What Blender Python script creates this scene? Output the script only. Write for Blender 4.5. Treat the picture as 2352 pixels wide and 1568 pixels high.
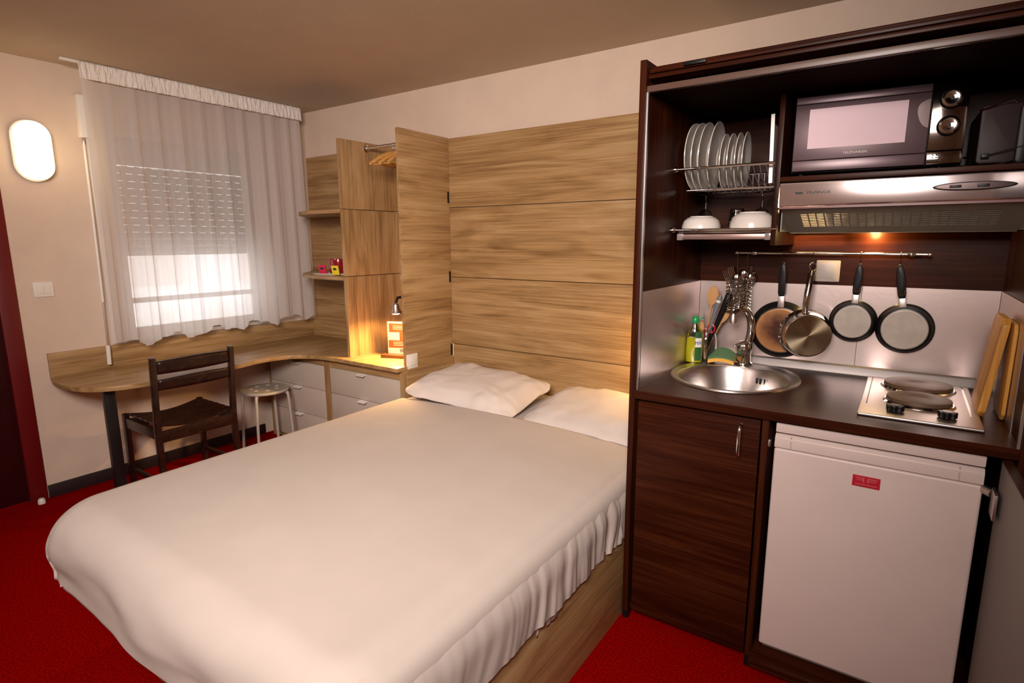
import bpy, bmesh, math, random
from mathutils import Vector, Matrix, noise
random.seed(7)
SC = bpy.context.scene
COL = SC.collection
for o in list(bpy.data.objects): bpy.data.objects.remove(o)
PI = math.pi

# ------------------------------------------------------------------ camera
cam_d = bpy.data.cameras.new('camera'); cam = bpy.data.objects.new('camera', cam_d); COL.objects.link(cam)
cam_d.sensor_width = 36.0; cam_d.lens = 36.0 * 1297.4 / 2352.0; cam_d.clip_start = 0.02
def cam_matrix(yaw, pitch, roll, loc):
    y, p, r = (math.radians(a) for a in (yaw, pitch, roll))
    f = Vector((math.sin(y)*math.cos(p), math.cos(y)*math.cos(p), -math.sin(p)))
    rt = Vector((math.cos(y), -math.sin(y), 0)); u = rt.cross(f)
    r2 = math.cos(r)*rt + math.sin(r)*u; u2 = -math.sin(r)*rt + math.cos(r)*u
    m = Matrix((r2, u2, -f)).transposed().to_4x4(); m.translation = Vector(loc); return m
cam.matrix_world = cam_matrix(-34.656, 10.127, -0.186, (3.93, -2.84, 1.45))
SC.camera = cam

# ------------------------------------------------------------------ world, lights, exposure
W = bpy.data.worlds.new('daylight'); SC.world = W; W.use_nodes = True
bg = W.node_tree.nodes['Background']; bg.inputs[0].default_value = (0.90, 0.93, 1.0, 1); bg.inputs[1].default_value = 5.2
def area(name, loc, rot, size, sy, power, color, spread=180):
    d = bpy.data.lights.new(name, 'AREA'); d.shape = 'RECTANGLE'; d.size = size; d.size_y = sy
    d.energy = power; d.color = color; d.spread = math.radians(spread)
    o = bpy.data.objects.new(name, d); COL.objects.link(o); o.location = loc; o.rotation_euler = rot; return o
def point(name, loc, power, color, r=0.03, spot=None):
    d = bpy.data.lights.new(name, 'SPOT' if spot else 'POINT'); d.energy = power; d.color = color; d.shadow_soft_size = r
    if spot: d.spot_size = math.radians(spot); d.spot_blend = 0.6
    o = bpy.data.objects.new(name, d); COL.objects.link(o); o.location = loc; return o
WARM = (1.0, 0.60, 0.24); ROOM = (1.0, 0.87, 0.80)
area('room_light_behind', (3.75, -3.35, 2.15), (math.radians(72), 0, math.radians(37)), 1.0, 0.6, 58, ROOM, 108)
point('wall_lamp_light', (0.17, -1.70, 1.93), 1.5, (1.0, 0.74, 0.42), 0.08)
point('wardrobe_lamp_light', (1.300, -0.330, 0.985), 60.0, (1.0, 0.58, 0.20), 0.03, spot=168)
point('reading_lamp_light', (3.03, -0.13, 0.93), 10.0, (1.0, 0.60, 0.20), 0.03)
point('hood_lamp_light', (3.825, -0.275, 1.470), 3.4, (1.0, 0.66, 0.20), 0.015)
point('hood_inner_light', (3.615, -0.40, 1.585), 13.0, (1.0, 0.66, 0.34), 0.02)
SC.view_settings.view_transform = 'Standard'; SC.view_settings.look = 'None'
SC.view_settings.gamma = 1.0; SC.view_settings.use_curve_mapping = False
SC.view_settings.exposure = -0.15

# ------------------------------------------------------------------ materials
MATS = {}
def mat(name, color=(0.8, 0.8, 0.8), rough=0.5, metal=0.0, spec=0.5, bump=0, bscale=200, var=0, vscale=6, **kw):
    if name in MATS: return MATS[name]
    m = bpy.data.materials.new(name); m.use_nodes = True; nt = m.node_tree; b = nt.nodes['Principled BSDF']
    b.inputs['Base Color'].default_value = (*color, 1); b.inputs['Roughness'].default_value = rough
    b.inputs['Metallic'].default_value = metal; b.inputs['Specular IOR Level'].default_value = spec
    if 'trans' in kw: b.inputs['Transmission Weight'].default_value = kw['trans']
    if 'ior' in kw: b.inputs['IOR'].default_value = kw['ior']
    if 'alpha' in kw: b.inputs['Alpha'].default_value = kw['alpha']
    if 'coat' in kw: b.inputs['Coat Weight'].default_value = kw['coat']; b.inputs['Coat Roughness'].default_value = 0.12
    if 'sheen' in kw: b.inputs['Sheen Weight'].default_value = kw['sheen']
    if 'emit' in kw:
        b.inputs['Emission Color'].default_value = (*kw['emit'], 1); b.inputs['Emission Strength'].default_value = kw['es']
    tc = nt.nodes.new('ShaderNodeTexCoord')
    n = nt.nodes.new('ShaderNodeTexNoise'); nt.links.new(tc.outputs['Object'], n.inputs['Vector'])
    n.inputs['Scale'].default_value = bscale; n.inputs['Detail'].default_value = 3
    if bump:
        bp = nt.nodes.new('ShaderNodeBump'); bp.inputs['Strength'].default_value = bump; bp.inputs['Distance'].default_value = 0.002
        nt.links.new(n.outputs['Fac'], bp.inputs['Height']); nt.links.new(bp.outputs['Normal'], b.inputs['Normal'])
    v = nt.nodes.new('ShaderNodeTexNoise'); nt.links.new(tc.outputs['Object'], v.inputs['Vector'])
    v.inputs['Scale'].default_value = vscale; v.inputs['Detail'].default_value = 4
    cr = nt.nodes.new('ShaderNodeValToRGB'); va = var or 0.03
    cr.color_ramp.elements[0].position = 0.3; cr.color_ramp.elements[1].position = 0.7
    cr.color_ramp.elements[0].color = (*[c*(1-va) for c in color], 1); cr.color_ramp.elements[1].color = (*[min(1, c*(1+va)) for c in color], 1)
    nt.links.new(v.outputs['Fac'], cr.inputs['Fac']); nt.links.new(cr.outputs['Color'], b.inputs['Base Color'])
    MATS[name] = m; return m

def wood(name, grain, dark, mid, light, rough=0.4, sc=9.0, fine=90.0, long=0.55, spec=0.4, coat=0):
    """laminate with stretched grain; grain = axis index the grain runs along"""
    m = bpy.data.materials.new(name); m.use_nodes = True; nt = m.node_tree; b = nt.nodes['Principled BSDF']
    b.inputs['Roughness'].default_value = rough; b.inputs['Specular IOR Level'].default_value = spec
    b.inputs['Coat Weight'].default_value = coat; b.inputs['Coat Roughness'].default_value = 0.15
    tc = nt.nodes.new('ShaderNodeTexCoord'); oi = nt.nodes.new('ShaderNodeObjectInfo')
    ad = nt.nodes.new('ShaderNodeVectorMath'); ad.operation = 'ADD'
    ml = nt.nodes.new('ShaderNodeMath'); ml.operation = 'MULTIPLY'; ml.inputs[1].default_value = 13.0
    nt.links.new(oi.outputs['Random'], ml.inputs[0])
    nt.links.new(tc.outputs['Object'], ad.inputs[0]); nt.links.new(ml.outputs[0], ad.inputs[1])
    def nz(scale, lg, detail, dist):
        mp = nt.nodes.new('ShaderNodeMapping'); s = [scale]*3; s[grain] = scale*lg
        mp.inputs['Scale'].default_value = s; nt.links.new(ad.outputs[0], mp.inputs['Vector'])
        n = nt.nodes.new('ShaderNodeTexNoise'); n.inputs['Scale'].default_value = 1.0; n.inputs['Detail'].default_value = detail
        n.inputs['Distortion'].default_value = dist; nt.links.new(mp.outputs[0], n.inputs['Vector']); return n
    a = nz(sc*1.2, long/sc*2.0, 5, 1.5); f = nz(fine, 2.2/fine, 4, 0.3)
    mx = nt.nodes.new('ShaderNodeMix'); mx.data_type = 'FLOAT'; mx.inputs[0].default_value = 0.45
    nt.links.new(a.outputs['Fac'], mx.inputs[2]); nt.links.new(f.outputs['Fac'], mx.inputs[3])
    cr = nt.nodes.new('ShaderNodeValToRGB'); e = cr.color_ramp.elements
    e[0].position = 0.33; e[0].color = (*dark, 1); e[1].position = 0.68; e[1].color = (*light, 1)
    k = e.new(0.5); k.color = (*mid, 1)
    nt.links.new(mx.outputs[0], cr.inputs['Fac']); nt.links.new(cr.outputs['Color'], b.inputs['Base Color'])
    bp = nt.nodes.new('ShaderNodeBump'); bp.inputs['Strength'].default_value = 0.12; bp.inputs['Distance'].default_value = 0.001
    nt.links.new(f.outputs['Fac'], bp.inputs['Height']); nt.links.new(bp.outputs['Normal'], b.inputs['Normal'])
    MATS[name] = m; return m
OD, OM, OL = (0.19, 0.102, 0.038), (0.375, 0.222, 0.092), (0.50, 0.335, 0.165)
oakX = wood('oak_laminate_x', 0, OD, OM, OL, fine=170); oakY = wood('oak_laminate_y', 1, OD, OM, OL, fine=170); oakZ = wood('oak_laminate_z', 2, OD, OM, OL, fine=170)
WD, WM, WL = (0.014, 0.0022, 0.0008), (0.032, 0.0062, 0.0018), (0.062, 0.015, 0.005)
wenX = wood('wenge_x', 0, WD, WM, WL, 0.34, 14, 120, spec=0.12); wenY = wood('wenge_y', 1, WD, WM, WL, 0.34, 14, 120, spec=0.12); wenZ = wood('wenge_z', 2, WD, WM, WL, 0.34, 14, 120, spec=0.12)
chairW = wood('chair_wood', 0, (0.012, 0.004, 0.003), (0.024, 0.008, 0.005), (0.045, 0.016, 0.010), 0.32, 14, 120)
bamboo = wood('board_wood', 2, (0.42, 0.18, 0.03), (0.60, 0.28, 0.05), (0.72, 0.38, 0.09), 0.45, 30, 140)
hangW = wood('hanger_wood', 1, (0.45, 0.2, 0.05), (0.6, 0.3, 0.08), (0.7, 0.4, 0.12), 0.3, 30, 140)
spoonW = wood('spoon_wood', 2, (0.40, 0.20, 0.07), (0.52, 0.28, 0.11), (0.62, 0.36, 0.16), 0.55, 30, 140)
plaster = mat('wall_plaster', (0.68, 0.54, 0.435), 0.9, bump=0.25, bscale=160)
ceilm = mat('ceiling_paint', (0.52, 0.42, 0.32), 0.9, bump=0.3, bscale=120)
white = mat('white_laminate', (0.54, 0.46, 0.385), 0.4)
wplast = mat('white_plastic', (0.80, 0.76, 0.70), 0.3)
wpaint = mat('white_paint', (0.72, 0.66, 0.58), 0.5)
black = mat('black_plastic', (0.006, 0.0055, 0.0055), 0.38, spec=0.25)
blackm = mat('black_metal', (0.010, 0.008, 0.008), 0.4)
dark = mat('dark_void', (0.006, 0.005, 0.005), 0.8)
chrome = mat('chrome', (0.80, 0.78, 0.76), 0.08, 1.0)
steel = mat('brushed_steel', (0.62, 0.58, 0.56), 0.28, 1.0, bump=0.12, bscale=300)
satin = mat('satin_steel', (0.60, 0.54, 0.52), 0.36, 1.0)
porc = mat('porcelain', (0.74, 0.68, 0.62), 0.18, coat=0.4)
glass = mat('clear_glass', (0.86, 0.88, 0.86), 0.03, trans=1.0, ior=1.5)
linen = mat('white_linen', (0.57, 0.50, 0.455), 0.85, bump=0.15, bscale=900, spec=0.2)
redcl = mat('red_ceramic', (0.25, 0.008, 0.012), 0.15, coat=0.5)
fridgem = mat('fridge_enamel', (0.58, 0.475, 0.445), 0.38)
base_dark = mat('dark_skirting', (0.018, 0.007, 0.008), 0.5)
doorred = mat('door_red', (0.030, 0.001, 0.002), 0.45, spec=0.3)
framered = mat('door_frame_red', (0.13, 0.003, 0.004), 0.4)
teflon = mat('teflon', (0.006, 0.006, 0.006), 0.32, spec=0.35)
pana = mat('pan_base_aluminium', (0.50, 0.46, 0.42), 0.42, 0.85, var=0.06, vscale=30)
panb = mat('pan_base_stained', (0.30, 0.12, 0.035), 0.42, 0.35)
def stain(m):
    nt = m.node_tree; b = nt.nodes['Principled BSDF']; tc = nt.nodes.new('ShaderNodeTexCoord')
    ln = nt.nodes.new('ShaderNodeVectorMath'); ln.operation = 'LENGTH'; nt.links.new(tc.outputs['Object'], ln.inputs[0])
    n = nt.nodes.new('ShaderNodeTexNoise'); n.inputs['Scale'].default_value = 22; nt.links.new(tc.outputs['Object'], n.inputs['Vector'])
    a = nt.nodes.new('ShaderNodeMath'); a.operation = 'MULTIPLY_ADD'; a.inputs[1].default_value = 0.06; nt.links.new(n.outputs['Fac'], a.inputs[0]); nt.links.new(ln.outputs['Value'], a.inputs[2])
    cr = nt.nodes.new('ShaderNodeValToRGB'); e = cr.color_ramp.elements; e[0].position = 0.070; e[0].color = (0.055, 0.010, 0.003, 1); e[1].position = 0.128; e[1].color = (0.42, 0.19, 0.065, 1)
    nt.links.new(a.outputs[0], cr.inputs['Fac']); nt.links.new(cr.outputs['Color'], b.inputs['Base Color'])
stain(panb)
yellow = mat('washing_liquid', (0.62, 0.60, 0.02), 0.2, emit=(0,0,0), es=0)
greenp = mat('green_plastic', (0.01, 0.28, 0.08), 0.35)
spong = mat('sponge_foam', (0.80, 0.42, 0.08), 0.95, bump=0.8, bscale=260)
scour = mat('scourer_green', (0.10, 0.20, 0.09), 0.95, bump=0.8, bscale=400)
greyp = mat('grey_plastic', (0.16, 0.16, 0.18), 0.45)
redp = mat('red_plastic', (0.42, 0.015, 0.03), 0.3)
plate_h = mat('cast_iron_plate', (0.11, 0.062, 0.036), 0.5, 0.1)
filterm = mat('hood_filter_plastic', (0.26, 0.24, 0.20), 0.5)
mwm = mat('microwave_front', (0.105, 0.062, 0.072), 0.30, 0.25)
mww = mat('microwave_window', (0.42, 0.30, 0.33), 0.45, 0.25, bump=0.15, bscale=900)
fascia = mat('hood_steel', (0.82, 0.72, 0.72), 0.16, 0.9)
orange = mat('orange_print', (0.80, 0.10, 0.015), 0.6)
paper = mat('paper_white', (0.85, 0.82, 0.76), 0.6)
inkm = mat('print_ink', (0.03, 0.03, 0.05), 0.6)
bluep = mat('blue_print', (0.02, 0.06, 0.45), 0.5)
pinkp = mat('pink_box', (0.62, 0.02, 0.08), 0.5)
yelp = mat('yellow_box', (0.80, 0.62, 0.03), 0.5)
shut = mat('shutter_plastic', (0.62, 0.58, 0.55), 0.6)
lampg = mat('lamp_diffuser', (1, 0.95, 0.85), 0.4, emit=(1.0, 0.80, 0.48), es=2.2)
bulb = mat('lit_bulb', (1, 0.95, 0.85), 0.4, emit=(1.0, 0.80, 0.50), es=14)
facade = mat('outside_facade', (0.75, 0.72, 0.68), 0.9, var=0.2, vscale=1.2)
outdark = mat('outside_dark', (0.62, 0.54, 0.48), 0.8)

def sheer_mat():
    m = bpy.data.materials.new('sheer_voile'); m.use_nodes = True; nt = m.node_tree
    for n in list(nt.nodes): nt.nodes.remove(n)
    out = nt.nodes.new('ShaderNodeOutputMaterial'); tr = nt.nodes.new('ShaderNodeBsdfTransparent'); tl = nt.nodes.new('ShaderNodeBsdfTranslucent'); df = nt.nodes.new('ShaderNodeBsdfDiffuse')
    for s in (tl, df): s.inputs['Color'].default_value = (0.86, 0.82, 0.80, 1)
    a = nt.nodes.new('ShaderNodeMixShader'); a.inputs[0].default_value = 0.55
    nt.links.new(df.outputs[0], a.inputs[1]); nt.links.new(tl.outputs[0], a.inputs[2])
    # denser where the cloth is seen edge on, like a real weave
    lw = nt.nodes.new('ShaderNodeLayerWeight'); lw.inputs['Blend'].default_value = 0.35
    mr = nt.nodes.new('ShaderNodeMapRange'); mr.inputs['To Min'].default_value = 0.80; mr.inputs['To Max'].default_value = 0.96
    nt.links.new(lw.outputs['Facing'], mr.inputs['Value'])
    b = nt.nodes.new('ShaderNodeMixShader'); nt.links.new(mr.outputs[0], b.inputs[0])
    nt.links.new(tr.outputs[0], b.inputs[1]); nt.links.new(a.outputs[0], b.inputs[2]); nt.links.new(b.outputs[0], out.inputs[0])
    return m
sheer = sheer_mat()
def pane_mat():
    m = bpy.data.materials.new('window_pane'); m.use_nodes = True; nt = m.node_tree
    for n in list(nt.nodes): nt.nodes.remove(n)
    out = nt.nodes.new('ShaderNodeOutputMaterial'); tr = nt.nodes.new('ShaderNodeBsdfTransparent'); gl = nt.nodes.new('ShaderNodeBsdfGlossy'); gl.inputs['Roughness'].default_value = 0.02
    fr = nt.nodes.new('ShaderNodeFresnel'); fr.inputs['IOR'].default_value = 1.45; mx = nt.nodes.new('ShaderNodeMixShader')
    nt.links.new(fr.outputs[0], mx.inputs[0]); nt.links.new(tr.outputs[0], mx.inputs[1]); nt.links.new(gl.outputs[0], mx.inputs[2]); nt.links.new(mx.outputs[0], out.inputs[0]); return m
def carpet_mat():
    m = mat('red_carpet', (0.26, 0.0015, 0.001), 0.95, spec=0.0, bump=1.0, bscale=420, var=0.45, vscale=130)
    return m
carpet = carpet_mat()
def spun_mat(name, cols, r=0.25):
    """lathe turned metal: brightness fans come from anisotropic reflection; colour from fine noise"""
    m = bpy.data.materials.new(name); m.use_nodes = True; nt = m.node_tree; b = nt.nodes['Principled BSDF']
    b.inputs['Base Color'].default_value = (*cols, 1); b.inputs['Metallic'].default_value = 1.0; b.inputs['Roughness'].default_value = r
    b.inputs['Anisotropic'].default_value = 0.85
    tg = nt.nodes.new('ShaderNodeTangent'); tg.direction_type = 'RADIAL'; tg.axis = 'Y'
    nt.links.new(tg.outputs[0], b.inputs['Tangent']); return m
spun = spun_mat('spun_steel', (0.50, 0.41, 0.27))
spunw = mat('spun_aluminium', (0.44, 0.39, 0.34), 0.5, 0.35, var=0.10, vscale=25)

# ------------------------------------------------------------------ mesh helpers
class MB:
    def __init__(s): s.bm = bmesh.new()
    def box(s, x0, x1, y0, y1, z0, z1, M=None):
        v = [s.bm.verts.new((x, y, z)) for x in (x0, x1) for y in (y0, y1) for z in (z0, z1)]
        if M: 
            for q in v: q.co = M @ q.co
        for f in ((0,1,3,2),(4,6,7,5),(0,4,5,1),(2,3,7,6),(0,2,6,4),(1,5,7,3)): s.bm.faces.new([v[i] for i in f])
        return s
    def prism(s, pts, ax, lo, hi, M=None):
        """polygon in the plane normal to axis ax, from lo to hi"""
        def P(p, h):
            c = [0, 0, 0]; o = [i for i in range(3) if i != ax]; c[o[0]], c[o[1]] = p; c[ax] = h; c = Vector(c); return M @ c if M else c
        a = [s.bm.verts.new(P(p, lo)) for p in pts]; b = [s.bm.verts.new(P(p, hi)) for p in pts]; n = len(pts)
        s.bm.faces.new(a); s.bm.faces.new(b[::-1])
        for i in range(n): s.bm.faces.new((a[i], b[i], b[(i+1) % n], a[(i+1) % n]))
        return s
    def tube(s, path, r, n=10, closed=False, cap=True):
        path = [Vector(p) for p in path]; rings = []; m = len(path)
        rr = r if isinstance(r, (list, tuple)) else [r]*m
        t0 = None
        for i, p in enumerate(path):
            if closed: t = path[(i+1) % m] - path[i-1]
            else: t = path[min(i+1, m-1)] - path[max(i-1, 0)]
            t.normalize()
            if t0 is None:
                up = Vector((0, 0, 1)) if abs(t.z) < 0.9 else Vector((1, 0, 0)); u = t.cross(up).normalized()
            else:
                u = (u - t*u.dot(t)).normalized()
            t0 = t; w = t.cross(u)
            rings.append([s.bm.verts.new(p + (u*math.cos(a) + w*math.sin(a))*rr[i]) for a in [2*PI*k/n for k in range(n)]])
        for i in range(m if closed else m-1):
            A, B = rings[i], rings[(i+1) % m]
            for k in range(n): s.bm.faces.new((A[k], A[(k+1) % n], B[(k+1) % n], B[k]))
        if cap and not closed: s.bm.faces.new(rings[0][::-1]); s.bm.faces.new(rings[-1])
        return s
    def lathe(s, prof, c, ax=2, n=32, M=None, sx=1, sy=1):
        """prof: (radius, height along ax)"""
        rings = []; c = Vector(c); o = [i for i in range(3) if i != ax]
        for r, h in prof:
            ring = []
            for k in range(n if r > 1e-6 else 1):
                q = [0, 0, 0]; a = 2*PI*k/n; q[o[0]] = r*math.cos(a)*sx; q[o[1]] = r*math.sin(a)*sy; q[ax] = h
                q = Vector(q); q = (M @ q if M else q) + c; ring.append(s.bm.verts.new(q))
            rings.append(ring)
        for A, B in zip(rings, rings[1:]):
            if len(A) == 1 and len(B) == 1: continue
            for k in range(n):
                if len(A) == 1: s.bm.faces.new((A[0], B[(k+1) % n], B[k]))
                elif len(B) == 1: s.bm.faces.new((A[k], A[(k+1) % n], B[0]))
                else: s.bm.faces.new((A[k], A[(k+1) % n], B[(k+1) % n], B[k]))
        return s
    def grid(s, f, nu, nv, closed_u=False):
        V = [[s.bm.verts.new(f(i/nu, j/nv)) for j in range(nv+1)] for i in range(nu if closed_u else nu+1)]
        for i in range(nu):
            for j in range(nv):
                a, b = V[i], V[(i+1) % len(V)]
                s.bm.faces.new((a[j], b[j], b[j+1], a[j+1]))
        return s
ROOTS = {}
def tag(o, label=None, cat=None, group=None, kind=None):
    if label: o['label'] = label
    if cat: o['category'] = cat
    if group: o['group'] = group
    if kind: o['kind'] = kind
    return o
def obj(name, mb, m, parent=None, bev=0, smooth=False, sub=0, label=None, kind=None, solid=0, seg=2):
    bm = mb.bm if isinstance(mb, MB) else mb
    bmesh.ops.recalc_face_normals(bm, faces=bm.faces[:])
    me = bpy.data.meshes.new(name)
    if bev:
        eds = [e for e in bm.edges if len(e.link_faces) == 2 and e.calc_face_angle(0) > 0.5]
        bmesh.ops.bevel(bm, geom=eds, offset=bev, segments=seg, affect='EDGES', profile=0.6, clamp_overlap=True)
    bm.to_mesh(me); bm.free()
    o = bpy.data.objects.new(name, me); COL.objects.link(o); me.materials.append(m)
    if smooth or bev:
        for p in me.polygons: p.use_smooth = True
        me.set_sharp_from_angle(angle=math.radians(40))
    if solid: md = o.modifiers.new('thickness', 'SOLIDIFY'); md.thickness = solid; md.offset = 0
    if sub: md = o.modifiers.new('subdivision', 'SUBSURF'); md.levels = md.render_levels = sub
    if parent: 
        o.parent = parent
        if parent in ROOTS: o.matrix_parent_inverse = ROOTS[parent]
    if label: o['label'] = label
    if kind: o['kind'] = kind
    return o
def thing(name, label, cat, loc, rotz=0, group=None, local=False):
    """an Empty at the thing's base; world-built children unless local"""
    o = bpy.data.objects.new(name, None); COL.objects.link(o); o.empty_display_size = 0.05
    o.location = loc; o.rotation_euler = (0, 0, rotz)
    if not local: ROOTS[o] = Matrix.Translation(-Vector(loc))
    return tag(o, label, cat, group)
def struct(name, mb, m, **k): o = obj(name, mb, m, **k); o['kind'] = 'structure'; return o
def copy_tree(o, parent=None):
    c = o.copy(); COL.objects.link(c)
    if parent: c.parent = parent
    for ch in list(o.children): copy_tree(ch, c)
    return c
def text(name, body, M, size, m, parent, depth=0.0006, sx=1.0, bold=0.0):
    cu = bpy.data.curves.new(name, 'FONT'); cu.body = body; cu.size = size; cu.extrude = depth; cu.align_x = 'CENTER'; cu.align_y = 'CENTER'; cu.offset = bold
    t = bpy.data.objects.new(name + '_tmp', cu); COL.objects.link(t)
    dg = bpy.context.evaluated_depsgraph_get(); me = bpy.data.meshes.new_from_object(t.evaluated_get(dg))
    bpy.data.objects.remove(t); me.transform(M @ Matrix.Diagonal((sx, 1, 1, 1))); me.materials.clear(); me.materials.append(m)
    o = bpy.data.objects.new(name, me); COL.objects.link(o); o.parent = parent
    if parent in ROOTS: o.matrix_parent_inverse = ROOTS[parent]
    return o
FACE_Y = Matrix.Rotation(PI/2, 4, 'X')            # text that faces -Y
def at(x, y, z, R=FACE_Y): return Matrix.Translation((x, y, z)) @ R
def B(*a): return MB().box(*a)
def rrect(x0, x1, y0, y1, r, n=6):
    out = []
    for cx, cy, a0 in ((x1-r, y1-r, 0), (x0+r, y1-r, PI/2), (x0+r, y0+r, PI), (x1-r, y0+r, 1.5*PI)):
        for k in range(n+1): a = a0 + PI/2*k/n; out.append((cx + r*math.cos(a), cy + r*math.sin(a)))
    return out
def catmull(pts, n=8):
    out = []
    for i in range(len(pts)-1):
        p0 = pts[max(i-1, 0)]; p1 = pts[i]; p2 = pts[i+1]; p3 = pts[min(i+2, len(pts)-1)]
        for k in range(n):
            t = k/n; out.append(tuple(0.5*((2*b) + (-a+c)*t + (2*a-5*b+4*c-d)*t*t + (-a+3*b-3*c+d)*t**3) for a, b, c, d in zip(p0, p1, p2, p3)))
    out.append(tuple(pts[-1])); return out

# ------------------------------------------------------------------ room shell
H = 2.41; XR = 5.2; YB = -3.7
struct('floor', B(-0.12, XR+0.1, YB-0.1, 0.12, -0.1, 0.0), carpet)
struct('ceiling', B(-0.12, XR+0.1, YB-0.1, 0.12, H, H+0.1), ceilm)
struct('wall_back', B(-0.12, XR+0.1, 0.0, 0.12, 0, H), plaster)
struct('wall_right', B(XR, XR+0.1, YB, 0.0, 0, H), plaster)
struct('wall_front', B(0, XR, YB-0.1, YB, 0, H), plaster)
WY0, WY1, WZ0, WZ1 = -1.335, -0.43, 0.865, 2.12         # window opening
DY0, DY1, DZ = -2.78, -1.90, 2.06                      # door opening
w = MB(); T = -0.12
w.box(T, 0, WY1, 0.0, 0, H).box(T, 0, DY1, WY0, 0, H).box(T, 0, WY0, WY1, 0, WZ0).box(T, 0, WY0, WY1, WZ1, H)
w.box(T, 0, DY0, DY1, DZ, H).box(T, 0, YB, DY0, 0, H)
struct('wall_left', w, plaster)
struct('baseboard_left', B(0, 0.012, -1.85, -0.50, 0, 0.075), base_dark, bev=0.002)
struct('baseboard_back', B(0.0, 1.0, -0.012, 0, 0, 0.075), base_dark, bev=0.002)
# door
d = struct('door_1', B(-0.06, -0.02, DY0+0.035, DY1-0.035, 0.01, DZ-0.035), doorred, bev=0.003)
fr = MB(); fr.box(-0.08, 0.012, DY1-0.035, DY1+0.045, 0, DZ+0.04).box(-0.08, 0.012, DY0-0.045, DY0+0.035, 0, DZ+0.04).box(-0.08, 0.012, DY0+0.035, DY1-0.035, DZ-0.035, DZ+0.04)
o = struct('door_frame', fr, framered, bev=0.004); o.parent = d; o['label'] = 'brighter red painted door frame'
o = obj('door_plate', MB().prism(rrect(-2.16, -1.962, 0.85, 1.24, 0.02), 0, -0.02, -0.014), mat('plate_enamel', (0.62, 0.52, 0.36), 0.4), d, label='pale rounded plate on the door')
hd = MB(); hd.tube([(-0.02, -2.68, 1.02), (0.03, -2.68, 1.02), (0.035, -2.67, 1.02), (0.035, -2.56, 1.02)], 0.009); obj('door_handle', hd, satin, d, smooth=True)
st = MB().lathe([(0, 0), (0.018, 0), (0.018, 0.02), (0.012, 0.03), (0, 0.032)], (0.055, -1.90, 0.0), 2, 16)
tag(obj('door_stop', st, wplast, smooth=True), 'small white door stop on the carpet at the foot of the red door', 'door stop')

# window: frame, glass, shutter box, shutter slats
wn = struct('window_1', B(-0.075, -0.035, WY0, WY1, WZ0, WZ0+0.05).box(-0.075, -0.035, WY0, WY1, WZ1-0.05, WZ1).box(-0.075, -0.035, WY0, WY0+0.05, WZ0+0.05, WZ1-0.05).box(-0.075, -0.035, WY1-0.05, WY1, WZ0+0.05, WZ1-0.05), wpaint)
struct_glass = obj('window_glass', B(-0.058, -0.054, WY0+0.05, WY1-0.05, WZ0+0.05, WZ1-0.05), pane_mat(), wn)
obj('window_sash_rail', B(-0.07, -0.03, WY0+0.05, WY1-0.05, 1.070, 1.10), mat('sash_rail', (0.40, 0.33, 0.30), 0.6), wn, label='darker lower sash rail')
obj('window_latch', B(-0.03, -0.015, WY1-0.036, WY1-0.016, 1.32, 1.44), wplast, wn, bev=0.003)
obj('window_sill', B(-0.03, 0.03, WY0-0.02, WY1+0.02, WZ0-0.02, WZ0), wpaint, wn, bev=0.004)
sb = thing('roller_shutter', 'roller shutter half lowered over the window with rows of light slits', 'shutter', (-0.10, -0.88, 1.37))
obj('shutter_box', B(-0.119, -0.08, WY0+0.001, WY1-0.001, 1.915, WZ1-0.001), wplast, sb)
sl0 = None
for i in range(12):
    z0 = 1.378 + i*0.0445
    top = 0.0412 if i >= 2 else 0.0435
    a = MB().prism([(-0.104, z0), (-0.100, z0+top*0.25), (-0.099, z0+top*0.5), (-0.100, z0+top*0.75), (-0.104, z0+top), (-0.109, z0+top), (-0.109, z0)], 1, WY0+0.002, WY1-0.002)
    if i >= 2:                                   # bridges between the light slits
        y = WY0 + 0.02 + (i % 2)*0.012
        while y < WY1 - 0.04: a.box(-0.107, -0.103, y, y+0.032, z0+top, z0+0.0445); y += 0.070
    obj('slat', a, shut, sb)
obj('end_bar', B(-0.111, -0.097, WY0+0.002, WY1-0.002, 1.362, 1.377), shut, sb)
# outside: facade across the yard and a railing
bd = thing('building', 'pale sunlit building facade seen faintly through the curtain', 'building', (-4.2, -0.5, -1.0))
obj('facade_wall', B(-4.6, -4.2, -6, 5, -2.0, 3.6), facade, bd)
for y in (-4.6, -3.0, -1.4, 0.2, 1.8):
    g = obj('window', B(-4.22, -4.17, y, y+0.8, 0.9, 2.1), outdark, bd)
tag(struct('trim_1', B(-6, -0.13, -6, 5, -2.1, -2.0), facade), 'pale ground outside the window')

# ------------------------------------------------------------------ wall lamp, switches, crank
def stadium(cy, cz, hw, hh, n=14):
    r = hw; out = []
    for k in range(n+1): a = PI*k/n; out.append((cy + r*math.cos(a), cz + hh - r + r*math.sin(a)))
    for k in range(n+1): a = PI + PI*k/n; out.append((cy + r*math.cos(a), cz - hh + r + r*math.sin(a)))
    return out
t = thing('wall_lamp', 'lit oval wall lamp glowing between the red door and the curtain', 'lamp', (0, -1.70, 1.93))
obj('base', MB().prism(stadium(-1.70, 1.93, 0.088, 0.160), 0, 0, 0.02), wplast, t, bev=0.003)
obj('diffuser', MB().prism(stadium(-1.70, 1.93, 0.080, 0.152), 0, 0.02, 0.075), lampg, t, bev=0.022, seg=4, label='glowing opal diffuser')
t = thing('light_switch', 'white double light switch on the wall below the oval lamp', 'light switch', (0, -1.735, 1.19))
obj('plate', B(0, 0.009, -1.782, -1.690, 1.150, 1.232), wplast, t, bev=0.003)
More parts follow.
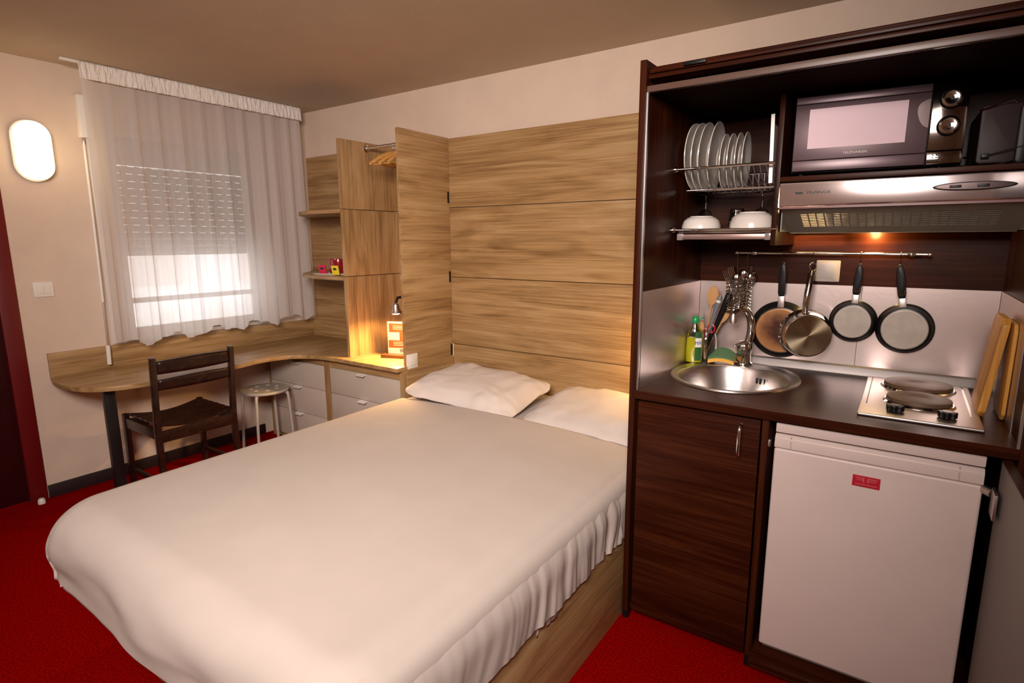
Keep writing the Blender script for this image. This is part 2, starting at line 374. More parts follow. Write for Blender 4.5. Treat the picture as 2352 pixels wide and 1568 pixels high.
obj('rocker', B(0.009, 0.013, -1.765, -1.736, 1.168, 1.214), wplast, t, bev=0.0015); obj('rocker', B(0.009, 0.013, -1.734, -1.707, 1.168, 1.214), wplast, t, bev=0.0015)
t = thing('shutter_crank', 'white crank rod hanging from its gearbox beside the curtain', 'shutter crank', (0.03, -1.455, 0.70))
obj('gearbox', B(0, 0.05, -1.475, -1.405, 2.03, 2.26), wplast, t, bev=0.006)
obj('joint', MB().lathe([(0, 0), (0.008, 0.0), (0.010, 0.02), (0.005, 0.035), (0, 0.035)], (0.035, -1.462, 1.995), 2, 12), satin, t, smooth=True)
obj('rod', MB().tube([(0.035, -1.462, 2.0), (0.045, -1.475, 1.10)], 0.0075), wplast, t, smooth=True)
obj('lower_rod', MB().tube([(0.045, -1.475, 1.10), (0.048, -1.480, 0.83)], 0.0045), satin, t, smooth=True, label='bare grey metal section')
obj('handle', MB().tube([(0.048, -1.480, 0.84), (0.05, -1.484, 0.725)], 0.012, 12), wplast, t, smooth=True)
tag(obj('cable_duct', B(0, 0.014, -1.440, -1.385, 0.84, 2.03), wplast, bev=0.002), 'flat white cable duct running down the wall behind the crank rod', 'duct')

# ------------------------------------------------------------------ curtain
t = thing('curtain', 'white sheer curtain with ruffled header hanging from the ceiling rail', 'curtain', (0.19, -0.85, 0.88))
cy0, cy1 = -1.485, -0.135
def fold(u, k):
    s = 0; y = u*1.35
    s += 0.016*math.sin(y*52 + 1.5*math.sin(y*5)) + 0.006*math.sin(y*97+1.1+2*math.sin(y*3.1)) + 0.008*math.sin(y*23+2)
    return s*k
def cur(u, v):
    z = 2.318 + v*(0.885 - 2.318)
    hem = 0.022*math.sin(u*31) + 0.012*math.sin(u*70+1)
    z += hem*v - 0.035*(1-u)*v
    k = 0.35 + 0.65*v
    x = 0.16 + fold(u, k)
    y = cy0 + u*(cy1-cy0) + 0.006*math.sin(u*210)*k + (u-0.5)*0.03*v
    return (x, y, z)
obj('drape', MB().grid(cur, 420, 26), sheer, t, smooth=True)
def head(u, v):
    q = u*1.35
    z = 2.404 - v*0.086; f = 0.007*noise.noise((q*75, v*1.2, 0.5)) + 0.005*noise.noise((q*160, v*3, 4.5)) + 0.003*noise.noise((q*30, v*9, 8.5))
    return (0.183 + f*(0.8 + 0.5*math.sin(v*PI)), cy0-0.01 + u*(cy1-cy0+0.02) + 0.003*noise.noise((q*120, v*4, 2)), z + (0.007*noise.noise((q*70, 0, 0)) if v < 0.1 else 0) + (0.004*noise.noise((q*50, 3, 0)) if v > 0.9 else 0))
obj('ruffled_header', MB().grid(head, 500, 8), mat('header_tape', (0.80, 0.75, 0.70), 0.9), t, smooth=True, solid=0.002, label='gathered opaque header tape')
t = tag(obj('curtain_rail', B(0.150, 0.172, -1.57, -0.125, H-0.013, H-0.0005), wplast, bev=0.002), 'thin white curtain rail fixed to the ceiling above the window', 'rail')

# ------------------------------------------------------------------ desk, wall panelling, drawers, shelves
DZT = 0.70
edge = [(0.02, -1.755), (0.09, -1.785), (0.22, -1.800), (0.36, -1.790), (0.49, -1.735), (0.575, -1.62), (0.60, -1.45), (0.605, -1.20), (0.59, -0.98), (0.565, -0.82), (0.60, -0.66), (0.72, -0.56), (0.90, -0.53), (1.05, -0.53)]
out = catmull(edge, 6) + [(1.50, -0.53), (1.50, -0.021), (0.021, -0.021), (0.021, -1.70)]
t = thing('corner_desk', 'long oak desk sweeping along the window wall round the corner', 'desk', (0.3, -0.9, 0))
obj('desktop', MB().prism(out, 2, DZT-0.026, DZT), oakY, t, bev=0.004)
obj('backsplash', B(0.001, 0.02, -1.765, -0.001, DZT-0.026, 0.832), oakY, t, bev=0.002)
obj('leg', B(0.375, 0.425, -1.655, -1.605, 0.0, DZT-0.026), blackm, t, bev=0.003, label='square black metal leg')
obj('wall_batten', B(0.001, 0.02, -1.74, -0.7, DZT-0.07, DZT-0.027), oakY, t)

t = thing('drawer_cabinet', 'low oak drawer unit with pale grey drawer fronts under the desk', 'cabinet', (0.8, -0.25, 0))
CZ = DZT-0.027
obj('side_panel', B(0.075, 0.110, -0.475, -0.02, 0.0, CZ), oakZ, t)
obj('side_panel', B(0.742, 0.772, -0.48, -0.02, 0.0, CZ), oakZ, t); obj('side_panel', B(0.773, 0.803, -0.48, -0.02, 0.0, CZ), oakZ, t)
obj('side_panel', B(1.470, 1.500, -0.48, -0.02, 0.0, CZ), oakZ, t)
obj('top_rail', B(0.11, 0.742, -0.475, -0.02, 0.615, CZ), oakX, t); obj('top_rail', B(0.803, 1.47, -0.475, -0.02, 0.615, CZ), oakX, t)
obj('plinth', B(0.11, 0.742, -0.46, -0.44, 0, 0.035), oakX, t); obj('plinth', B(0.803, 1.47, -0.46, -0.44, 0, 0.035), oakX, t)
for x0, x1, hx in ((0.113, 0.739, 0.45), (0.806, 1.467, 1.135)):
    for z0, z1 in ((0.04, 0.238), (0.242, 0.436), (0.440, 0.612)):
        dr = obj('drawer', B(x0, x1, -0.482, -0.05, z0, z1), white, t, bev=0.002)
        hm = MB().prism([(-0.482, z1+0.001), (-0.482, z1-0.004), (-0.515, z1-0.012), (-0.517, z1-0.009), (-0.484, z1+0.001)], 0, hx-0.035, hx+0.035)
        obj('handle', hm, wplast, dr)

t = thing('wardrobe_unit', 'open oak wardrobe and corner shelves beside the headboard', 'wardrobe', (1.0, -0.2, DZT))
for z0, z1 in ((DZT, 1.2235), (1.2275, 1.646), (1.650, 2.072)):
    obj('upright_board', B(0.975, 1.0, -0.462, -0.021, z0, z1), oakZ, t, bev=0.0015)
for z0, z1 in ((DZT, 1.2235), (1.2275, 1.646), (1.650, 2.060)):
    obj('back_board', B(1.0, 1.475, -0.021, -0.003, z0, z1), oakZ, t, bev=0.0015)
obj('shelf_back_board', B(0.06, 0.975, -0.020, -0.001, 0.832, 1.20), oakX, t, bev=0.0015)
obj('shelf_back_board', B(0.021, 0.975, -0.020, -0.001, DZT, 0.832), oakX, t)
obj('shelf_back_board', B(0.06, 0.975, -0.020, -0.001, 1.225, 1.625), oakX, t, bev=0.0015)
obj('shelf_back_board', B(0.06, 0.975, -0.020, -0.001, 1.65, 2.078), oakX, t, bev=0.0015)
for z in (1.212, 1.637):
    e = catmull([(0.001, -0.062), (0.06, -0.075), (0.13, -0.10), (0.21, -0.17), (0.30, -0.27), (0.42, -0.37), (0.58, -0.445), (0.75, -0.462)], 6)
    obj('shelf', MB().prism(e + [(0.975, -0.463), (0.975, -0.021), (0.001, -0.021)], 2, z-0.012, z+0.012), oakX, t, bev=0.003)
sp = MB().box(1.478, 1.500, -0.452, -0.021, 0.672, 2.082)
obj('side_panel', sp, oakY, t, bev=0.0015)
obj('side_board', B(1.5005, 1.508, -0.452, -0.024, 0.02, 0.700), oakY, t, bev=0.0015)
for z in (0.74, 1.22, 1.72): obj('hinge', B(1.500, 1.5035, -0.040, -0.028, z-0.035, z+0.035), black, t)
rl = MB().tube([(1.001, -0.25, 2.035), (1.477, -0.25, 2.035)], 0.011, 14); rdo = obj('clothes_rail', rl, chrome, t, smooth=True)
for xx, s in ((1.0005, 1),(1.4775, -1)): obj('rail_bracket', MB().lathe([(0, 0), (0.024, 0), (0.024, s*0.006), (0.015, s*0.012), (0.015, s*0.02), (0, s*0.02)], (xx, -0.25, 2.035), 0, 18), chrome, t, smooth=True)

# hangers
def hanger(x, rot, label, group):
    h = thing('coat_hanger', label, 'hanger', (x, -0.25, 2.035+0.013), rot, group, local=True)
    hk = MB(); pts = [(0, 0.012*math.cos(a)-0.0, 0.0+0.014*math.sin(a)-0.012) for a in [PI*1.15 - k*PI*1.25/10 for k in range(11)]]
    pts += [(0, 0.003, -0.035), (0, 0, -0.065)]
    hk.tube(pts, 0.0018, 6); obj('hook', hk, chrome, h, smooth=True)
    sh = MB(); p = catmull([(0, -0.215, -0.150), (0, -0.16, -0.118), (0, -0.08, -0.082), (0, 0, -0.066), (0, 0.08, -0.082), (0, 0.15, -0.112), (0, 0.205, -0.145)], 5)
    sh.tube(p, [0.009+0.004*math.sin(i/len(p)*PI) for i in range(len(p))], 8); obj('shoulder_bar', sh, hangW, h, smooth=True)
    obj('trouser_bar', MB().tube([(0, -0.19, -0.148), (0, 0.18, -0.143)], 0.0055, 8), hangW, h, smooth=True); return h
h0 = hanger(1.255, 0.10, 'wooden coat hanger furthest out from behind the oak side panel', 'wooden hangers on the wardrobe rail')
for i, (x, r) in enumerate(((1.295, -0.10), (1.325, 0.16), (1.365, -0.05), (1.41, 0.08))):
    c = copy_tree(h0); c.location.x = x; c.rotation_euler.z = r
    c['label'] = ['second wooden hanger on the rail counting from the shelves', 'third wooden hanger on the rail counting from the shelves', 'fourth wooden hanger on the rail counting from the shelves', 'wooden hanger nearest the headboard, mostly behind the side panel'][i]

# lit spot lamp and menu stand
t = thing('wardrobe_spotlight', 'small lit spot lamp under a dark holder inside the wardrobe', 'lamp', (1.30, -0.022, 1.0))
obj('bracket', MB().tube([(1.30, -0.021, 1.10), (1.30, -0.20, 1.10), (1.30, -0.31, 1.095), (1.300, -0.330, 1.06)], 0.009, 10), blackm, t, smooth=True)
obj('lamp_shade', MB().lathe([(0.012, 0.06), (0.020, 0.055), (0.024, 0.03), (0.040, 0.0), (0.0385, 0.0), (0.021, 0.03), (0.012, 0.05)], (1.300, -0.330, 1.0), 2, 24), satin, t, smooth=True)
obj('bulb', MB().lathe([(0, 0.03), (0.024, 0.022), (0.032, 0.008), (0.030, 0.0), (0.018, -0.008), (0, -0.011)], (1.300, -0.330, 1.0), 2, 20), bulb, t, smooth=True)
t = thing('menu_stand', 'clear menu stand with orange and white card under the spot lamp', 'menu stand', (1.265, -0.27, DZT), rotz=0.35, local=True)
obj('base', B(-0.115, 0.11, -0.055, 0.055, 0.0, 0.022), mat('stand_base', (0.10, 0.035, 0.012), 0.3), t, bev=0.003, label='dark wooden base')
cd = obj('card', B(-0.085, 0.085, -0.004, 0.0, 0.022, 0.235), paper, t)
obj('orange_panel', B(-0.072, 0.075, -0.0055, -0.004, 0.165, 0.222), orange, cd); obj('orange_panel', B(-0.078, 0.075, -0.0055, -0.004, 0.062, 0.112), orange, cd)
obj('orange_panel', B(0.0, 0.075, -0.0055, -0.004, 0.112, 0.165), orange, cd)
ln = MB()
for z in (0.205, 0.195, 0.185, 0.098, 0.088, 0.078): ln.box(-0.045, 0.05, -0.0062, -0.0055, z, z+0.003)
obj('text_line', ln, paper, cd, kind='stuff')
ln = MB()
for z in (0.05, 0.043, 0.036): ln.box(0.0, 0.07, -0.0055, -0.004, z, z+0.004)
obj('text_line', ln, inkm, cd, kind='stuff')
obj('cover', B(-0.09, 0.09, -0.0085, -0.0068, 0.022, 0.24), mat('acrylic', (1, 1, 1), 0.02, trans=1.0, ior=1.3), t)

# mugs and sachets on tray
SZ = 1.224
t = tag(obj('serving_tray', MB().lathe([(0, 0.004), (0.105, 0.004), (0.125, 0.014), (0.128, 0.013), (0.108, 0.0), (0, 0.0)], (0.75, -0.345, SZ), 2, 4, sx=1.2, sy=0.85, M=Matrix.Rotation(PI/4, 3, 'Z')), porc, bev=0.002), 'white rectangular tray on the lower corner shelf', 'tray')
def mug(x, y, rot, label):
    m = thing('mug', label, 'mug', (x-0.085, y, SZ+0.0055), rot, 'red mugs on the tray', local=True); m.scale = (1.18, 1.18, 1.18)
    obj('body', MB().lathe([(0, 0), (0.028, 0), (0.034, 0.006), (0.040, 0.03), (0.042, 0.07), (0.040, 0.085), (0.037, 0.085), (0.038, 0.05), (0.03, 0.01), (0, 0.008)], (0, 0, 0), 2, 24), redcl, m, smooth=True)
    obj('handle', MB().tube([(0.040, 0, 0.068), (0.058, 0, 0.066), (0.066, 0, 0.048), (0.058, 0, 0.028), (0.037, 0, 0.020)], 0.006, 8), redcl, m, smooth=True); return m
mug(0.795, -0.31, 2.2, 'dark red mug on the tray behind the pink sachet'); mug(0.872, -0.345, 0.6, 'dark red mug on the tray beside the yellow sachet')
def sachet(x, y, r, m, label, g):
    s = thing('tea_sachet', label, 'tea bag', (x-0.07, y, SZ+0.007), r, local=True)
    Mx = Matrix.Rotation(0.22, 4, 'X'); obj('packet', MB().box(-0.026, 0.026, -0.005, 0.005, 0, 0.062, M=Mx), m, s, bev=0.002)
    e = obj('emblem', MB().box(-0.012, 0.012, -0.0062, -0.005, 0.033, 0.048, M=Mx), inkm, s)
sachet(0.765, -0.402, 0.35, pinkp, 'pink sachet leaning on a red mug on the tray', 0); sachet(0.915, -0.415, 0.30, yelp, 'yellow sachet leaning on a red mug on the tray', 0)

# socket on side panel
t = thing('bed_switch', 'white switch on the oak side panel above the pillow', 'light switch', (1.50, -0.40, 0.725))
obj('plate', B(1.5001, 1.510, -0.452, -0.362, 0.682, 0.772), wplast, t, bev=0.004)
obj('rocker', B(1.510, 1.514, -0.437, -0.377, 0.700, 0.754), wplast, t, bev=0.002)

# ------------------------------------------------------------------ headboard
t = thing('headboard', 'tall oak headboard of stacked boards behind the bed', 'headboard', (2.3, 0, 0))
for z0, z1 in ((0.30, 0.776), (0.780, 1.216), (1.220, 1.655), (1.659, 2.078)):
    obj('board', B(1.509 if z0 < 0.6 else 1.5005, 3.148, -0.022, -0.001, z0, z1), oakX, t, bev=0.0015)

# ------------------------------------------------------------------ bed
X0, X1, Y0, Y1 = 1.565, 3.142, -2.31, -0.024
t = thing('bed', 'double bed with oak base against the headboard', 'bed', (2.35, -1.2, 0))
obj('base_board', B(X1-0.024, X1, -2.14, Y1, 0.0, 0.345), oakY, t, bev=0.002); obj('base_board', B(X0+0.10, X0+0.124, -2.14, Y1, 0.0, 0.345), oakY, t, bev=0.002)
obj('base_board', B(X0+0.124, X1-0.024, -2.14, -2.116, 0.0, 0.345), oakX, t, bev=0.002)
obj('base_board', B(X0+0.024, X1-0.024, Y1-0.024, Y1, 0.0, 0.345), oakX, t, bev=0.002)
def rbox_sheet(x0, x1, y0, y1, R, r, top, drop, nu, nv, disp, open_head=None):
    cx, cy = (x0+x1)/2, (y0+y1)/2; hx, hy = (x1-x0)/2, (y1-y0)/2
    arc = r*PI/2
    def prof(d):
        fl = R - r
        if d <= fl: return d, 0
        if d <= fl+arc: a = (d-fl)/r; return fl + r*math.sin(a), r*(1-math.cos(a))
        return R, r + (d-fl-arc)
    dm = (R - r) + arc + (drop - r)
    Lx = hx - R + dm; Ly = hy - R + dm
    tl = (hy if open_head is None else None)
    def f(u, v):
        s = (u*2-1)*Lx
        if open_head is None: tt = (v*2-1)*Ly
        else: tt = -Ly + v*(Ly + open_head - cy)
        ax = max(abs(s)-(hx-R), 0); ay = max(abs(tt)-(hy-R), 0) if (open_head is None or tt < 0) else 0
        d = math.hypot(ax, ay); dd = min(d, dm); h, z = prof(dd)
        dx, dy = (ax/d*math.copysign(1, s), ay/d*math.copysign(1, tt)) if d > 1e-9 else (0, 0)
        bx = max(-(hx-R), min(hx-R, s)); by = tt if (open_head is not None and tt > 0) else max(-(hy-R), min(hy-R, tt))
        p = Vector((cx+bx+dx*h, cy+by+dy*h, top - z)); n = Vector((dx, dy, 0))
        return disp(p, n, z, dd/dm)
    return MB().grid(f, nu, nv)
def md(p, n, z, k): return p
obj('mattress', rbox_sheet(X0+0.03, X1-0.004, Y0+0.08, Y1-0.001, 0.06, 0.05, 0.555, 0.225, 60, 60, md), linen, t, smooth=True, label='white sheet covered mattress')
def dd(p, n, z, k):
    p = Vector(p); nx = (p.x-2.35)/0.79; ny = (p.y+1.5)/0.81
    p.z += 0.028*(1-nx*nx)*(1 - max(0, -ny)**3*0.9)
    p.z += 0.003*noise.noise((p.x*2.2, p.y*2.2, 0.3))
    k2 = min(1, max(0, (k-0.25)/0.5))
    # gathered folds on the kitchen side, sparser towards the foot
    if n.x > 0.3:
        y = p.y + 0.16*z + 0.05*noise.noise((p.y*3, z*4, 7))
        a = 0.010*(0.22 + 0.78*max(0, min(1, (y+1.75)/0.7)))
        g = 1.3*noise.noise((y*26, z*2.5, 1.0)) + 0.8*noise.noise((y*55, z*4, 4.0)) + 0.35*math.sin(y*70+2*noise.noise((y*6, z*5, 3)))
        p += n*a*g*k2*0.95; p.z += 0.003*g*k2*(1-k2)
        p += n*0.008*noise.noise((y*5, z*6, 2))*k2
    if n.y < -0.3:
        p += n*(0.010*math.sin(p.x*8+z*9) + 0.012*noise.noise((p.x*4, z*12, 5)))*k2
    if n.x < -0.3:
        p += n*0.008*math.sin(p.y*24)*k2
    if p.y > -0.99: p.x = min(p.x, 3.1465)
    if k > 0.93: p.z += 0.006*noise.noise((p.x*9, p.y*9, 3)); p -= n*0.014
    return p
dv = rbox_sheet(X0-0.006, X1+0.008, Y0+0.018, -0.02, 0.165, 0.125, 0.568, 0.268, 170, 260, dd, open_head=-0.655)
tag(obj('duvet', dv, linen, smooth=True, solid=0.006), 'smooth white duvet covering the bed up to the pillows', 'duvet')
def pillow(x, y, z, L, Wd, Ht, rz, ry, rx, seed, label):
    bm = MB()
    def f(u, v):
        a = u*2*PI; b = (v-0.5)*PI
        ca, sa, cb, sb = math.cos(a), math.sin(a), math.cos(b), math.sin(b)
        sq = lambda q, e: math.copysign(abs(q)**e, q)
        px = sq(cb, 0.55)*sq(ca, 0.42); py = sq(cb, 0.55)*sq(sa, 0.42)
        e = max(abs(px), abs(py)); th = (1-px**4)*(1-py**4)
        pinch = 1 - 0.10*((1-px*px)*(py*py) + (1-py*py)*(px*px))*e
        pz = sq(sb, 0.9)*(0.10 + 0.90*max(0, th)**0.55)
        P = Vector((px*L/2*pinch, py*Wd/2*pinch, pz*Ht/2))
        w1 = noise.noise((P.x*7+seed, P.y*4, seed)) + 0.5*noise.noise((P.x*16+seed, P.y*7, 2+seed)); P.z += w1*0.013*(0.4+e) + 0.010*(0.3+e)*(abs(noise.noise((P.x*11+P.y*6+seed, P.y*13-P.x*4, 5+seed)))-0.2)
        P.x += 0.006*noise.noise((P.y*18, P.z*9, seed)); P.y += 0.008*noise.noise((P.x*15, P.z*9, seed+4))
        if sb < 0: P.z *= 0.55
        return P
    bm.grid(f, 96, 48, closed_u=True)
    o = tag(obj('pillow', bm, mat('pillow_linen', (0.68, 0.60, 0.55), 0.85, bump=0.15, bscale=900, spec=0.2), smooth=True), label, 'pillow', 'pillows on the bed'); o.location = (x, y, z); o.rotation_euler = (rx, ry, rz)
pillow(2.000, -0.392, 0.622, 0.80, 0.56, 0.165, 0.02, 0.055, 0.13, 1.0, 'white pillow beside the oak wardrobe panel')
pillow(2.770, -0.395, 0.606, 0.725, 0.57, 0.135, -0.05, 0.01, 0.13, 6.3, 'white pillow next to the dark kitchen panel')
t = thing('reading_lamp', 'small lit reading lamp on the headboard behind the kitchen panel', 'lamp', (3.06, -0.022, 0.95))
obj('bracket', MB().tube([(3.08, -0.022, 0.98), (3.08, -0.07, 0.98), (3.05, -0.10, 0.97)], 0.007, 8), satin, t, smooth=True)
obj('lamp_shade', MB().lathe([(0.010, 0.05), (0.02, 0.045), (0.036, 0.0), (0.034, 0.0), (0.018, 0.04)], (3.03, -0.12, 0.955), 2, 20), satin, t, smooth=True)

# ------------------------------------------------------------------ chair
t = thing('dining_chair', 'dark slatted wooden chair pushed under the desk', 'chair', (0.44, -1.29, 0), rotz=0, local=True)
cw, cdp = 0.215, 0.20      # half width along Y, half depth along X; back rest at +X
for s in (-1, 1):
    y = s*cw
    obj('leg', MB().prism([(cdp-0.005, 0), (cdp+0.03, 0), (cdp+0.015, 0.42), (cdp+0.045, 0.835), (cdp+0.018, 0.84), (cdp-0.020, 0.42)], 1, y-0.014, y+0.014), chairW, t, bev=0.003, label='rear leg rising into the back post')
    obj('leg', MB().prism([(-cdp-0.02, 0), (-cdp+0.015, 0), (-cdp+0.018, 0.455), (-cdp-0.018, 0.455)], 1, y-0.014, y+0.014), chairW, t, bev=0.003)
    obj('side_rail', B(-cdp, cdp, y-0.010, y+0.010, 0.375, 0.435), chairW, t, bev=0.003)
    obj('stretcher', B(-cdp, cdp, y-0.008, y+0.008, 0.10, 0.13), chairW, t, bev=0.003)
for z0, z1, xo in ((0.745, 0.815, 0.006), (0.655, 0.712, -0.002)):
    def bs(u, v, z0=z0, z1=z1, xo=xo):
        return (cdp+0.022+xo+0.022*math.sin(u*PI)+ (v)*0.006, -cw+0.012+u*(2*cw-0.024), z0+v*(z1-z0)+0.010*math.sin(u*PI)*v)
    obj('back_slat', MB().grid(bs, 16, 4), chairW, t, solid=0.014, smooth=True)
for i in range(6):
    xa = -0.185 + i*0.066
    def ss(u, v, xa=xa): return (xa+v*0.052, -cw+0.008+u*(2*cw-0.016), 0.452 - 0.030*math.sin(u*PI) + 0.002)
    obj('seat_slat', MB().grid(ss, 14, 1), chairW, t, solid=0.012)
obj('front_rail', B(-cdp-0.008, -cdp+0.008, -cw, cw, 0.36, 0.42), chairW, t, bev=0.002)
obj('rear_rail', B(cdp-0.002, cdp+0.014, -cw, cw, 0.355, 0.42), chairW, t, bev=0.002)

# ------------------------------------------------------------------ stool
t = thing('round_stool', 'white round metal stool with punched seat beside the drawers', 'stool', (0.375, -0.70, 0), rotz=0.35, local=True)
sm = mat('stool_paint', (0.46, 0.40, 0.33), 0.4)
R_ = 0.152; bmS = MB()
holes = [(0.085*math.cos(a), 0.085*math.sin(a)) for a in [k*2*PI/7+0.2 for k in range(7)]]
bmS.lathe([(0, 0.455), (0.055, 0.455), (0.12, 0.455), (R_, 0.453), (R_+0.005, 0.445), (R_+0.003, 0.437), (R_-0.008, 0.436), (0, 0.448)], (0, 0, 0), 2, 48)
st_o = obj('seat', bmS, sm, t, smooth=True)
for hx, hy in holes:
    obj('seat_hole', MB().lathe([(0, 0.4556), (0.0135, 0.4556), (0.0135, 0.4550), (0, 0.4550)], (hx, hy, 0), 2, 16), mat('hole_highlight', (0.88, 0.82, 0.74), 0.5), st_o)
for k in range(4):
    a = k*PI/2 + 0.3; c, s = math.cos(a), math.sin(a)
    p = [(0.04*c, 0.04*s, 0.430), (0.12*c, 0.12*s, 0.430), (0.146*c, 0.146*s, 0.420), (0.156*c, 0.156*s, 0.390), (0.178*c, 0.178*s, 0.0)]
    lg = obj('leg', MB().tube(catmull(p, 4), 0.0095, 10), sm, t, smooth=True)
# ================================================================== kitchenette
KL0, KL1, KR0, KR1, KF, KB, KT = 3.150, 3.172, 4.220, 4.247, -0.965, -0.24, 2.03
CT = 0.918                                             # worktop height
K = thing('kitchen_cabinet', 'tall dark wenge kitchen cabinet beside the bed', 'cabinet', (3.69, -0.6, 0))
obj('side_panel', B(KL0, KL1, KF, -0.001, 0.035, KT), wenZ, K, bev=0.0015)
obj('side_panel', B(KR0, KR1, KF, -0.001, 0.035, KT), wenZ, K, bev=0.0015)
for x in (KL0+0.001, KR0+0.001): obj('foot', B(x, x+0.02, KF+0.005, KF+0.04, 0, 0.035), black, K)
obj('foot', B(3.602, 3.622, KF+0.005, KF+0.04, 0, 0.035), black, K)
obj('back_panel', B(KL1, KR0, KB, KB+0.012, 0.035, 1.96), wenX, K)
obj('top_board', B(KL1, KR0, -0.930, KB, 1.972, 1.990), wenX, K, bev=0.0015)
obj('ceiling_board', B(KL1, KR0, -0.90, KB, 1.940, 1.955), wood('wenge_matt_shaded', 0, WD, WD, WM, 0.7, 14, 120, spec=0.03), K)  # same wenge, with the shade under the top put into darker colours
obj('front_lip', B(KL1, KR0, -0.955, -0.935, 1.930, 1.950), mat('lip_trim', (0.10, 0.055, 0.04), 0.35), K, bev=0.002, label='lighter brown lip under the shutter slot')
for i, (y, z) in enumerate(((-0.952, 1.972), (-0.945, 1.990), (-0.925, 2.002))):
    obj('shutter_slat', B(KL1+0.003, KR0-0.003, y, y+0.022, z, z+0.013), wenX, K, bev=0.003)
obj('shutter_pull', B(3.29, 3.36, -0.957, -0.945, 1.993, 2.004), black, K, bev=0.002)
obj('slide_track', B(KL1+0.0005, KL1+0.006, KF+0.010, KF+0.022, CT, 1.93), satin, K, label='thin metal track'); obj('slide_track', B(KR0-0.006, KR0-0.0005, KF+0.010, KF+0.022, CT, 1.93), satin, K)
obj('divider', B(3.528, 3.545, -0.652, KB, 1.43, 1.94), wenZ, K, bev=0.001, label='upright divider between dish rack and microwave')
obj('microwave_shelf', B(3.545, KR0, -0.655, KB, 1.645, 1.662), wenX, K, bev=0.001)
obj('partition', B(3.602, 3.622, KF+0.012, KB, 0.035, CT-0.03), wenZ, K, bev=0.001)
obj('bottom_board', B(KL1, 3.602, KF+0.025, KB, 0.040, 0.058), wenX, K)
obj('plinth', B(KL1, KR0, -0.90, -0.88, 0.0, 0.038), dark, K)
bb = obj('base_board', B(3.622, KR0, -1.005, KB, 0.038, 0.062), wenX, K, bev=0.002)
dr = obj('door', B(KL1+0.014, 3.598, KF+0.003, KF+0.021, 0.048, 0.880), wenX, K, bev=0.0015)
hm = MB().tube(catmull([(3.541, KF+0.004, 0.856), (3.541, KF-0.018, 0.852), (3.541, KF-0.028, 0.81), (3.541, KF-0.024, 0.765), (3.541, KF+0.004, 0.747)], 5), [0.006]*21, 10)
obj('handle', hm, chrome, dr, smooth=True, label='small chrome bow handle')
# open cover door at the right
od = MB(); L_ = 0.56; th = math.radians(-88.2)
Mo = Matrix.Translation((4.206, KF-0.002, 0)) @ Matrix.Rotation(th, 4, 'Z')
od.box(0.0, L_, -0.018, 0.0, 0.05, 0.882, M=Mo); odo = obj('door', od, mat('door_inner_grey', (0.20, 0.18, 0.17), 0.5), K, bev=0.001, label='open door showing its grey inner face')
obj('door_edge', MB().box(0.0, L_, -0.0195, 0.002, 0.882, 0.885, M=Mo).box(0.0, L_, 0.0005, 0.003, 0.05, 0.882, M=Mo), wenY, odo)
hg = MB().tube([(4.150, -0.935, 0.79), (4.178, -0.962, 0.785)], 0.012, 10); obj('hinge', hg, satin, odo, smooth=True, label='nickel cup hinge')
obj('hinge', MB().box(4.176, 4.183, -1.03, -0.965, 0.735, 0.805), satin, odo, bev=0.002)
obj('hinge', B(3.6225, 3.630, -0.953, -0.932, 0.795, 0.820), satin, K, bev=0.003)
obj('screw_cap', MB().lathe([(0, 0), (0.007, 0), (0.006, -0.004), (0, -0.004)], (4.166, -1.42, 0.33), 0, 10), wplast, odo)

# worktop with a cut-out for the sink
SX, SY, SRX, SRY = 3.413, -0.545, 0.238, 0.278
wt = MB(); n = 64; bm = wt.bm
def edge_pt(a):
    c, s = math.cos(a), math.sin(a); x0, x1, y0, y1 = KL1+0.001, KR0-0.001, KF-0.002, KB-0.001
    tx = ((x1-SX)/c if c > 0 else (x0-SX)/c) if abs(c) > 1e-9 else 1e9
    ty = ((y1-SY)/s if s > 0 else (y0-SY)/s) if abs(s) > 1e-9 else 1e9
    k = min(tx, ty); return SX+c*k, SY+s*k
cor = [math.atan2(y-SY, x-SX) for x in (KL1+0.001, KR0-0.001) for y in (KF-0.002, KB-0.001)]
angs = sorted([2*PI*k/n - PI for k in range(n)] + cor)
o_t = [bm.verts.new((*edge_pt(a), CT)) for a in angs]; o_b = [bm.verts.new((*edge_pt(a), CT-0.030)) for a in angs]
def ell(a, rx, ry): 
    c, s = math.cos(a), math.sin(a); k = 1/math.sqrt((c/rx)**2+(s/ry)**2); return SX+c*k, SY+s*k
i_t = [bm.verts.new((*ell(a, SRX-0.02, SRY-0.02), CT)) for a in angs]; i_b = [bm.verts.new((*ell(a, SRX-0.02, SRY-0.02), CT-0.030)) for a in angs]
N = len(angs)
for i in range(N):
    j = (i+1) % N
    bm.faces.new((o_t[i], o_t[j], i_t[j], i_t[i])); bm.faces.new((o_b[i], i_b[i], i_b[j], o_b[j]))
    bm.faces.new((o_t[i], o_b[i], o_b[j], o_t[j])); bm.faces.new((i_t[i], i_t[j], i_b[j], i_b[i]))
tag(obj('worktop', wt, wenX), 'dark wenge worktop holding the round sink and the hob', 'worktop')

